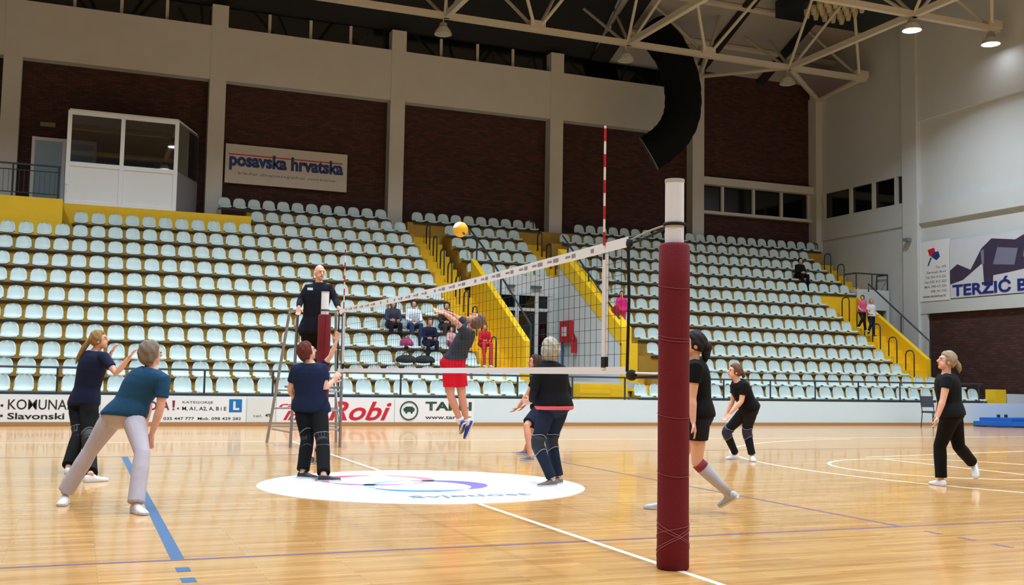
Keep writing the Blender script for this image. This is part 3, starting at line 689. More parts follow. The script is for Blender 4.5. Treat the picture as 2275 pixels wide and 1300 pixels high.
b = MB(); b.box(21.8, 25.0, 17.9, 18.9, 0, .035); b.build('base', mat('mat_dark', (14, 50, 110), .6), t)
for x in (22.55, 22.85):
    b = MB(); b.box(x-.04, x+.04, 18.6, 18.66, .26, .36); b.build('strap', M_rail, t)

# ------------------------------------------------------------------ volleyball posts and net
def post(y, label, near):
    t = thing('volleyball_post', (0, y, 0), label, 'net post', 'padded net posts')
    b = MB(); b.tube([(0, y, 0), (0, y, 2.56)], .063, 24); b.build('pole', M_pole, t, False)
    b = MB(); n = 30; zs = [.0, .01, .3, .6, 1.0, 1.4, 1.8, 2.1, 2.14 if near else 2.2]
    zs[-2] = zs[-1]-.02
    b.tube([(0, y, z) for z in zs], [.095, .106, .104, .103, .104, .103, .104, .103, .09], n); b.build('post_pad', M_burg, t, True)
    b = MB(); b.tube([(0, y, 2.555), (0, y, 2.575)], .066, 24); b.build('cap', mat('post_cap', (180, 178, 180), .4), t)
    b = MB(); b.tube([(.067*math.cos(2*PI*k/20), y+.067*math.sin(2*PI*k/20), 2.27) for k in range(21)], .012, 6); b.build('strap', M_black, t)
    if near:
        P = []
        for i in range(140):
            s = i/139; a = s*2*PI*5; z = .03+.28*abs(math.sin(s*7.3))+.02*math.sin(a*.7); P.append((.108*math.cos(a), y+.108*math.sin(a), z))
        b = MB(); b.tube(P, .0018, 4); b.build('string', mat('pale_string', (168, 100, 110), .8), t)
        for z in (.62, 1.0, 1.5, 1.52, 1.85):
            b = MB(); b.tube([(.107*math.cos(2*PI*k/24), y+.107*math.sin(2*PI*k/24), z+.02*math.sin(2*PI*k/24)) for k in range(25)], .0016, 4); b.build('string', mat('pale_string', (168, 100, 110), .8), t)
post(0, 'tall net post wrapped in burgundy cloth in the right foreground', True)
post(11, 'distant burgundy padded net post in front of the referee stand', False)

YN0, YN1 = .65, 9.95
def ztop(y): return 2.245-.035*math.sin(PI*(y-YN0)/(YN1-YN0))+.02*(1-(y-YN0)/(YN1-YN0))
def zbot(y): return 1.265
t = thing('volleyball_net', (0, 5.3, 1.26), 'long black volleyball net with white top tape stretched across the court', 'net')
N = 40
def band(z0f, z1f, th, y0=YN0, y1=YN1):
    b = MB()
    for i in range(N):
        a, c = y0+(y1-y0)*i/N, y0+(y1-y0)*(i+1)/N
        b.add([(x, y, z) for x in (-th, th) for y, z in ((a, z0f(a)), (c, z0f(c)), (c, z1f(c)), (a, z1f(a)))], [(0, 1, 2, 3), (7, 6, 5, 4), (0, 4, 5, 1), (3, 2, 6, 7), (0, 3, 7, 4), (1, 5, 6, 2)])
    return b
band(lambda y: ztop(y)-.075, ztop, .004).build('top_tape', M_tape, t)
band(lambda y: zbot(y), lambda y: zbot(y)+.055, .004).build('bottom_tape', M_tape, t)
b = MB(); y = YN0+.1
while y < YN1: b.tube([(0, y, zbot(y)+.05), (0, y, ztop(y)-.07)], .0021, 3); y += .1
for k in range(1, 9):
    P = []
    for i in range(N+1):
        y = YN0+(YN1-YN0)*i/N; P.append((0, y, zbot(y)+.05+(ztop(y)-.075-zbot(y)-.05)*k/9))
    b.tube(P, .0021, 3)
b.build('netting', M_net, t)
b = MB(); rr = random.Random(3); y = YN0+.55
while y < YN1-.2:
    for x in (-.006, .006):
        zt = ztop(y); wd = rr.choice((.05, .10, .07)); b.box(x-.001, x+.001, y, y+wd, zt-.052, zt-.022)
        if wd > .06: b.box(x-.001, x+.001, y+wd+.03, y+wd+.12, zt-.045, zt-.030)
    y += .33
b.build('tape_print', mat('tape_print', (150, 140, 150), .6), t)
for y in (YN0, YN1):
    b = MB(); b.tube([(0, y, ztop(y)-.02), (0, y+.02*(-1 if y < 5 else 1), 1.8), (0, y, zbot(y)+.02)], .012, 8); b.build('side_cord', M_black, t)
b = MB(); b.ell((0, YN0-.07, 1.26), Vector((.03, 0, 0)), Vector((0, .07, 0)), Vector((0, 0, .04))); b.build('cord_knot', M_black, t, True)
b = MB(); b.ell((0, YN0-.02, 2.215), Vector((.015, 0, 0)), Vector((0, .05, 0)), Vector((0, 0, .035))); b.build('corner_patch', M_black, t, True)
for a, c, rad, m, sag in (((0, YN0, 2.21), (0, .06, 2.27), .009, M_black, .01), ((0, YN0, 2.23), (0, .06, 2.28), .007, mat('grey_chain', (150, 150, 150), .5), -.012), ((0, YN0, 1.24), (0, .1, 1.255), .010, M_black, 0), ((0, YN0-.1, 1.275), (0, .1, 1.27), .008, M_tape, 0),
                          ((0, YN1, 2.21), (0, 10.94, 2.27), .008, M_black, .01), ((0, YN1, 1.27), (0, 10.9, 1.27), .008, M_tape, 0)):
    a, c = Vector(a), Vector(c); b = MB(); b.tube([a+(c-a)*s/8-Vector((0, 0, sag*math.sin(PI*s/8))) for s in range(9)], rad, 6); b.build('tension_rope', m, t)
for y, nm in ((1.01, 0), (9.6, 1)):
    b = MB(); b.box(-.012, .012, y-.028, y+.028, zbot(y)+.04, ztop(y)-.09); b.build('antenna_sleeve', M_pole, t)
    b = MB(); b.box(-.014, .014, y-.03, y+.03, zbot(y)+.05, zbot(y)+.13); b.box(-.013, .013, y-.02, y+.02, ztop(y)-.13, ztop(y)-.09); b.build('sleeve_strap', M_black, t)
    bands = []; an2 = MB(); z = ztop(y)-.02; i = 1
    while z < ztop(y)+.88:
        if i % 2:
            q = MB(); q.tube([(-.013, y, z), (-.013, y, z+.1)], .0096, 8); bands.append(q)
        z += .1; i += 1
    an2.tube([(-.013, y, ztop(y)-.02), (-.013, y, ztop(y)+.9)], .009, 8)
    r_ = an2.build('antenna', mat('antenna_white', (228, 222, 214), .4), t)
    for q in bands: q.build('red_band', mat('antenna_red', (188, 24, 32), .4), r_)

# ball
bc = at(1023, 510, 14.6)
t = thing('volleyball', bc-Vector((0, 0, .105)), 'yellow and white volleyball flying above the net', 'ball')
b = MB(); b.ell(bc, Vector((.105, 0, 0)), Vector((0, .105, 0)), Vector((0, 0, .105)), 24, 16); b.build('ball_shell', mat('ball_yellow', (240, 180, 20), .5), t, True)
dirp = (UP*.75-RIGHT*.55-FWD*.5).normalized(); a = dirp.orthogonal().normalized(); c = dirp.cross(a)
b = MB(); R_ = .107
rings = [[bc+(dirp*math.cos(th)+(a*math.cos(2*PI*k/24)*1+c*math.sin(2*PI*k/24)*1)*math.sin(th))*R_ for k in range(24)] for th in (.05, .25, .45, .62)]
b.loft(rings, caps=False); b.build('white_panel', mat('ball_white', (225, 225, 235), .5), t, True)
d2 = (-UP*.55+RIGHT*.45-FWD*.6).normalized(); a = d2.orthogonal().normalized(); c = d2.cross(a)
b = MB(); rings = [[bc+(d2*math.cos(th)+(a*math.cos(2*PI*k/20)*.35+c*math.sin(2*PI*k/20))*math.sin(th)).normalized()*R_ for k in range(20)] for th in (.05, .2, .35)]
b.loft(rings, caps=False); b.build('dark_panel', mat('ball_blue', (60, 56, 70), .5), t, True)

# ------------------------------------------------------------------ people
def bake(mb, name, m, vox, smooth_it=3, parent=None, origin=None):
    me = mb.mesh(name); o = bpy.data.objects.new('tmp', me); scene.collection.objects.link(o)
    r = o.modifiers.new('r', 'REMESH'); r.mode = 'VOXEL'; r.voxel_size = vox; r.use_smooth_shade = True
    if smooth_it:
        q = o.modifiers.new('s', 'SMOOTH'); q.iterations = smooth_it; q.factor = .5
    dg = bpy.context.evaluated_depsgraph_get(); dg.update()
    me2 = bpy.data.meshes.new_from_object(o.evaluated_get(dg)); bpy.data.objects.remove(o); bpy.data.meshes.remove(me)
    me2.materials.clear(); me2.materials.append(m); me2.name = name
    me2.polygons.foreach_set('use_smooth', [True]*len(me2.polygons))
    return link(name, me2, parent, origin)
def V_(p): return Vector(p)
def limb(b, pts, rad, n=14): b.tube(pts, rad, n)
def lerp(a, c, t): return a+(c-a)*t
def ring(c, lx, dyv, a, d, n=22): return [c+lx*(a*math.cos(2*PI*i/n))+dyv*(d*math.sin(2*PI*i/n)) for i in range(n)]
def solve(parent, pd, spec, L):
    """pixel + hint -> point; parent at depth pd; L limb length"""
    px, py, sg = spec
    base = at(px, py, pd); d2 = (base-parent).length
    if abs(sg) < .01 or d2 >= L: return base, pd
    dd = math.sqrt(L*L-d2*d2)*abs(sg); dep = pd+(dd if sg > 0 else -dd)
    return at(px, py, dep), dep
def pose(P, s=1.0):
    """P: pixel joints -> world joints"""
    J = {}; D = {}
    dp = P['depth']; J['pelvis'] = at(*P['pelvis'][:2], dp)
    J['neck'], D['neck'] = solve(J['pelvis'], dp, P['neck'], .52*s)
    hd = P['head']; J['head'] = at(hd[0], hd[1], D['neck']+(hd[2] if len(hd) > 2 else 0))
    for S in 'LR':
        J['sh'+S], a = solve(J['neck'], D['neck'], P['sh'+S], .185*s)
        J['el'+S], c = solve(J['sh'+S], a, P['el'+S], .285*s)
        J['wr'+S], e = solve(J['el'+S], c, P['wr'+S], .25*s)
        J['ha'+S], g = solve(J['wr'+S], e, P['ha'+S], .10*s)
        J['hip'+S], a = solve(J['pelvis'], dp, P['hip'+S], .105*s)
        an = P['an'+S]
        if an[2] == 'F':
            J['an'+S], dan = floor_at(an[0], an[1], .085)
            best = None
            for i in range(81):
                dep = dp-.45+i*.9/80; q = at(P['kn'+S][0], P['kn'+S][1], dep)
                e_ = ((q-J['hip'+S]).length-.43*s)**2+((q-J['an'+S]).length-.42*s)**2
                if best is None or e_ < best[0]: best = (e_, q, dep)
            J['kn'+S] = best[1]; dk = dan
        else:
            J['kn'+S], dk = solve(J['hip'+S], a, P['kn'+S], .43*s)
            J['an'+S], dk = solve(J['kn'+S], dk, an, .42*s)
        to = P['to'+S]
        if to[2] == 'F':
            J['to'+S], _ = floor_at(to[0], to[1], .02)
            v = J['to'+S]-J['an'+S]
            if v.length > .26: J['to'+S] = J['an'+S]+v*.26/v.length; J['to'+S].z = max(J['to'+S].z, .02)
        else: J['to'+S], _ = solve(J['an'+S], dk, to, .20*s)
    f = P['face']; J['face'] = (RIGHT*f[0]+UP*f[1]+FWD*f[2]).normalized()
    return J
def hand(b, wr, ha, front, s=1.0, curl=.5, spread=.10, vox=.007):
    d = (ha-wr).normalized(); n_ = (front - d*front.dot(d))
    n_ = n_.normalized() if n_.length > .05 else d.orthogonal().normalized()
    sd = d.cross(n_)
    rings = [ring(wr+d*t*s, sd, n_, a*s, c*s, 12) for t, a, c in ((-.01, .026, .020), (.02, .031, .018), (.055, .040, .016), (.085, .040, .014), (.095, .034, .010))]
    b.loft(rings)
    for i, (o_, L) in enumerate(((-.030, .062), (-.010, .072), (.010, .068), (.030, .052))):
        p = wr+d*.085*s+sd*o_*s; P = [p-d*.012]; a = .15
        dirv = (d+sd*o_*spread*18)
        for k in range(3):
            a += curl*.5; v = (dirv*math.cos(a*.7)+n_*math.sin(a*.7)).normalized(); p = p+v*L*s*(.42, .32, .26)[k]; P.append(p)
        b.tube(P, [.0098*s, .0094*s, .0088*s, .0074*s], 8)
    p = wr+d*.025*s-sd*.028*s; v1 = (d*.6-sd*.75+n_*.3).normalized(); v2 = (d*.85-sd*.35+n_*.4).normalized()
    b.tube([p-v1*.01, p+v1*.032*s, p+v1*.032*s+v2*.030*s, p+v1*.032*s+v2*.052*s], [.013*s, .0115*s, .010*s, .008*s], 8)
SKIN = {}
def person(label, J, st, s=1.0, vox=.0075, group=None):
    up0 = (J['neck']-J['pelvis']).normalized()
    latS = (J['shR']-J['shL']).normalized(); latH = (J['hipR']-J['hipL']).normalized()
    frS = up0.cross(latS).normalized(); frH = up0.cross(latH).normalized()
    W_ = st.get('wide', 1.0)*s*1.10
    fd = J['face']; hu = J.get('headup', None)
    if hu is None:
        hu = (Vector((0, 0, 1))*.8+up0*.35); hu = (hu-fd*hu.dot(fd)).normalized()
    rd = fd.cross(hu).normalized(); hc = J['head']
    bow = frS*J.get('bow', 0)
    def torso(b, inf, t0=-.20, t1=1.06, hem=0):
        rings = []
        tab = [(-.20, .085, .075), (-.10, .155, .112), (.0, .176, .122), (.12, .165, .115), (.30, .138, .104), (.48, .146, .110), (.65, .162, .118), (.80, .168, .112), (.90, .155, .098), (.97, .115, .080), (1.03, .066, .060), (1.10, .052, .054)]
        rows = [r for r in tab if t0 <= r[0] <= t1]
        def interp(t):
            for a_, c_ in zip(tab, tab[1:]):
                if a_[0] <= t <= c_[0]:
                    u_ = (t-a_[0])/(c_[0]-a_[0]); return (t, a_[1]+(c_[1]-a_[1])*u_, a_[2]+(c_[2]-a_[2])*u_)
            return tab[-1]
        if not rows or rows[0][0] > t0: rows = [interp(t0)]+rows
        if rows[-1][0] < t1: rows.append(interp(t1))
        for t, a_, d_ in rows:
            u_ = max(0, min(1, t)); lx = lerp(latH, latS, u_).normalized(); up = up0; fr = up.cross(lx).normalized()
            c = lerp(J['pelvis'], J['neck'], t)+bow*math.sin(PI*u_)
            rings.append(ring(c, lx, fr, a_*W_+inf+(hem if t < .15 else 0), d_*W_*st.get('deep', 1)+inf+(hem if t < .15 else 0)))
        b.loft(rings)
    skin = mat('skin_'+st.get('skin', 'fair'), {'fair': (224, 170, 146), 'tan': (206, 146, 120)}[st.get('skin', 'fair')], .55)
    # body: one continuous surface
    b = MB(); torso(b, -.016 if st.get('bottom') else -.006)
    limb(b, [lerp(J['pelvis'], J['neck'], .97), hc-hu*.04*s+(-fd)*.01*s], [.056*s, .050*s])
    b.ell(hc+hu*.018*s-fd*.008*s, rd*.074*s, fd*.094*s, hu*.100*s)
    b.ell(hc-hu*.045*s+fd*.028*s, rd*.056*s, fd*.064*s, hu*.066*s)
    b.ell(hc-hu*.088*s+fd*.062*s, rd*.026*s, fd*.024*s, hu*.020*s)
    b.tube([hc+fd*.078*s+hu*.022*s, hc+fd*.112*s-hu*.022*s, hc+fd*.086*s-hu*.034*s], [.010*s, .016*s, .013*s], 8)
    b.ell(hc+fd*.082*s+hu*.034*s, rd*.05*s, fd*.012*s, hu*.010*s, 10, 6)
    for q in (-1, 1): b.ell(hc+rd*q*.076*s-fd*.004*s-hu*.012*s, rd*.012*s, fd*.020*s, hu*.032*s, 8, 6)
    for S in 'LR':
        sh, el, wr, ha = (J[k+S] for k in ('sh', 'el', 'wr', 'ha'))
        limb(b, [lerp(lerp(J['pelvis'], J['neck'], .9), sh, .4), sh, lerp(sh, el, .3), lerp(sh, el, .7), el, lerp(el, wr, .25), lerp(el, wr, .6), wr], [x*s for x in (.06, .055, .050, .042, .037, .040, .033, .025)])
        hand(b, wr, ha, st.get('palm', frS), s, st.get('curl', .5))
        hp, kn, an, to = (J[k+S] for k in ('hip', 'kn', 'an', 'to'))
        limb(b, [hp, lerp(hp, kn, .3), lerp(hp, kn, .7), kn, lerp(kn, an, .28), lerp(kn, an, .65), an, an-(kn-an).normalized()*.03*s], [x*s for x in (.088, .082, .064, .054, .056, .044, .034, .036)])
    root = bake(b, 'person', skin, vox, 2, None, Vector((J['pelvis'].x, J['pelvis'].y, min(J['toL'].z, J['toR'].z, J['anL'].z-.08, J['anR'].z-.08))))
    tag(root, label, 'person', group)
    # shirt
    if st.get('top'):
        col, sl = st['top'][:2]; hem = st.get('hem', .02)
        b = MB(); torso(b, .022, hem-.08, 1.045 if sl > 1.2 else 1.015, .008)
        for S in 'LR':
            sh, el, wr = (J[k+S] for k in ('sh', 'el', 'wr')); nk = lerp(J['pelvis'], J['neck'], .91)
            if sl > 1.2: limb(b, [lerp(nk, sh, .4), sh, lerp(sh, el, .4), el, lerp(el, wr, .4), lerp(el, wr, .92)], [x*s for x in (.078, .070, .060, .050, .050, .038)])
            else: limb(b, [lerp(nk, sh, .4), sh, lerp(sh, el, .3), lerp(sh, el, sl)], [x*s for x in (.076, .070, .064, .062)])
        bake(b, 'shirt', mat('cloth_%d_%d_%d' % col, col, .9, noise=.10, nscale=9, bump=.3, bscale=18, spec=.2), vox*1.3, 4, root)
        if st.get('band'):
            b = MB(); torso(b, .036, -.11, -.02, .004); bake(b, 'waistband', mat('waist_red', st['band'], .8), vox*1.3, 2, root)
    if st.get('bottom'):
        col, ln, fl = st['bottom']
        b = MB(); torso(b, .016, -.20, .16)
        b.ell(lerp(J['pelvis'], J['neck'], -.10), latH*.15*s, frH*.115*s, up0*.10*s)
        tw = st.get('tw', 1.0)
        for S in 'LR':
            hp, kn, an = (J[k+S] for k in ('hip', 'kn', 'an')); pv = lerp(J['pelvis'], hp, .9)
            if ln > 1: limb(b, [pv, lerp(hp, kn, .3), lerp(hp, kn, .7), kn, lerp(kn, an, .3), lerp(kn, an, .7), lerp(kn, an, ln-1)], [x*s*tw for x in (.106, .099, .080, .070, .070*fl**.5, .062*fl, .062*fl)])
            else: limb(b, [pv, lerp(hp, kn, .3), lerp(hp, kn, ln)], [x*s for x in (.108, .102, .098*fl)])
        bake(b, 'trousers' if ln > 1 else 'shorts', mat('cloth_%d_%d_%d' % col, col, .9, noise=.10, nscale=9, bump=.3, bscale=18, spec=.2), vox*1.3, 3, root)
    for S in 'LR':
        kn, an, to = (J[k+S] for k in ('kn', 'an', 'to'))
        fdir = (to-an); shin = (kn-an).normalized()
        # shoe basis
        f_ = fdir - Vector((0, 0, 0)); f_ = f_.normalized()
        u_ = shin - f_*shin.dot(f_)
        if J.get('flat'+S, an.z < .13):
            f_ = Vector((fdir.x, fdir.y, 0)); f_ = f_.normalized() if f_.length > .02 else frH; u_ = Vector((0, 0, 1)); sole = Vector((an.x, an.y, .004))
        else:
            u_ = u_.normalized() if u_.length > .1 else f_.orthogonal().normalized()
            tilt = (f_+u_*.42).normalized(); u_ = (u_-tilt*u_.dot(tilt)).normalized(); f_ = tilt; sole = an-u_*.075*s
        sx = f_.cross(u_); b = MB(); rings = []
        for t, wd, h in ((-.065, .022, .035), (-.055, .032, .07), (-.02, .037, .088), (.03, .038, .088), (.07, .043, .062), (.12, .047, .048), (.165, .044, .040), (.195, .032, .032), (.205, .016, .020)):
            c = sole+f_*t*s; rr_ = []
            for i in range(14):
                a_ = 2*PI*i/14; zz = math.sin(a_); rr_.append(c+sx*wd*s*math.cos(a_)*(1 if zz < 0 else .9)+u_*(h*s*(.5+.5*zz) if zz > -.6 else 0))
            rings.append(rr_)
        b.loft(rings); sc = st.get('shoe', (235, 235, 240))
        sh_o = b.build('shoe', mat('shoe_%d_%d_%d' % sc, sc, .5), root, True)
        b = MB(); b.loft([[sole+f_*t*s+sx*q*wd*s+u_*z*s for q, z in ((-1, 0), (1, 0), (1, .018), (-1, .018))] for t, wd in ((-.066, .024), (-.04, .036), (.06, .042), (.13, .049), (.18, .042), (.206, .018))])
        b.build('sole', mat('shoe_sole', st.get('sole', (205, 205, 210)), .6), sh_o)
        if st.get('sock'):
            c2, fr_, band = st['sock']; b = MB(); limb(b, [an-shin*.02, lerp(an, kn, .35*fr_), lerp(an, kn, .7*fr_), lerp(an, kn, fr_)], [x*s for x in (.040, .050, .061, .060)]); so = b.build('sock', mat('sock_%d' % c2[0], c2, .85), root, True)
            if band: b = MB(); limb(b, [lerp(an, kn, fr_*.86), lerp(an, kn, fr_+.02)], [.0635*s, .0625*s]); b.build('sock_band', mat('sock_band', band, .85), so, True)
        if st.get('pad'):
            hp = J['hip'+S]; up = (hp-kn).normalized(); dn = (an-kn).normalized()
            b = MB(); limb(b, [kn+up*.095*s, kn+up*.03*s, kn+dn*.03*s, kn+dn*.095*s], [x*s for x in (.085, .080, .078, .076)]); pd = b.build('knee_pad', mat('pad_%d' % st['pad'][0], st['pad'], .7), root, True)
            for e0, v_, rr in ((kn+up*.097*s, up, .086), (kn+dn*.097*s, dn, .077)):
                a1 = v_.orthogonal().normalized(); a2 = v_.cross(a1); b = MB(); b.tube([e0+(a1*math.cos(2*PI*k/20)+a2*math.sin(2*PI*k/20))*rr*s+v_*.018*math.sin(2*PI*k/10) for k in range(21)], .004, 5); b.build('pad_edge', mat('pad_edge', (150, 150, 158), .7), pd)
    # hair
    hs, hcol = st.get('hair', ('short', (90, 60, 40)))
    hm = mat('hair_%d_%d_%d' % hcol, hcol, .75, noise=.45, nscale=28, bump=.5, bscale=60, spec=.25)
    if hs != 'bald':
        b = MB(); b.ell(hc+hu*.022*s-fd*.014*s, rd*.094*s, fd*.110*s, hu*.116*s, 36, 24); c0 = hc+hu*.02*s
        for i, v in enumerate(b.v):
            v = Vector(v); d = (v-c0).normalized(); f1, u1, r1 = d.dot(fd), d.dot(hu), abs(d.dot(rd))
            wob = 1+.035*math.sin(v.x*90+v.z*70)+.03*math.sin(v.y*110-v.z*60)
            if f1 > .34+.10*math.sin(v.z*160) and u1 < .60-.2*r1: v = c0+(v-c0)*(.78 if f1 > .46 else .90)
            elif hs == 'short' and (u1 < -.78 or (f1 > -.05 and u1 < -.35)): v = c0+(v-c0)*.84
            elif hs == 'short' and u1 < -.2: v = c0+(v-c0)*wob*.97-hu*.028
            elif hs == 'bob' and u1 < .1: v = c0+(v-c0)*wob-hu*(.055*(.1-u1))*s + (d-hu*u1)*.010*(1+u1)
            elif hs in ('long',) and u1 < 0 and f1 < .2: v = v-hu*.12*s*(-u1)-fd*.01
            elif hs in ('tail', 'bun') and (u1 < -.72 or (f1 > 0 and u1 < -.3)): v = c0+(v-c0)*.84
            else: v = c0+(v-c0)*wob
            b.v[i] = tuple(v)
        if hs == 'bob': pass
        if hs == 'bob': b.v = [tuple(c0+(Vector(v)-c0)*1.08) for v in b.v]
        ho = bake(b, 'hair', hm, .008, 1, root)
        if hs == 'tail':
            td = st.get('tail', (Vector((0, 0, -1))-fd*.45).normalized()); p0 = hc-fd*.095*s+hu*.02*s; L = st.get('taillen', .3)
            b = MB(); b.tube([p0+fd*.02, p0-fd*.02, p0-fd*.03+td*L*.3, p0-fd*.02+td*L*.7, p0+td*L], [.022, .030, .036, .028, .006], 12); b.build('ponytail', hm, ho, True)
        if hs == 'bun':
            b = MB(); c = hc-fd*.125*s-hu*.015*s; b.ell(c, rd*.055, fd*.05, hu*.06); b.tube([c-hu*.03, c-hu*.08, c-hu*.14], [.045, .04, .012], 12); b.build('hair_bun', hm, ho, True)
        if st.get('headband'):
            b = MB(); pts = [c0+(rd*math.cos(2*PI*k/24)*.091+(fd*.8+hu*.55).normalized()*math.sin(2*PI*k/24)*.112)*s for k in range(25)]; b.tube(pts, .009, 6); b.build('headband', mat('headband', st['headband'], .7), ho, True)
    b = MB()
    for q in (-1, 1): b.ell(hc+fd*.087*s+rd*q*.030*s+hu*.012*s, rd*.011*s, fd*.006*s, hu*.006*s, 8, 6)
    b.build('eyes', mat('eye_dark', (40, 30, 30), .3), root, True)
    b = MB(); b.ell(hc+fd*.092*s-hu*.055*s, rd*.022*s, fd*.006*s, hu*.007*s, 10, 6); b.build('mouth', mat('lip_red', (170, 84, 84), .5), root, True)
    return root

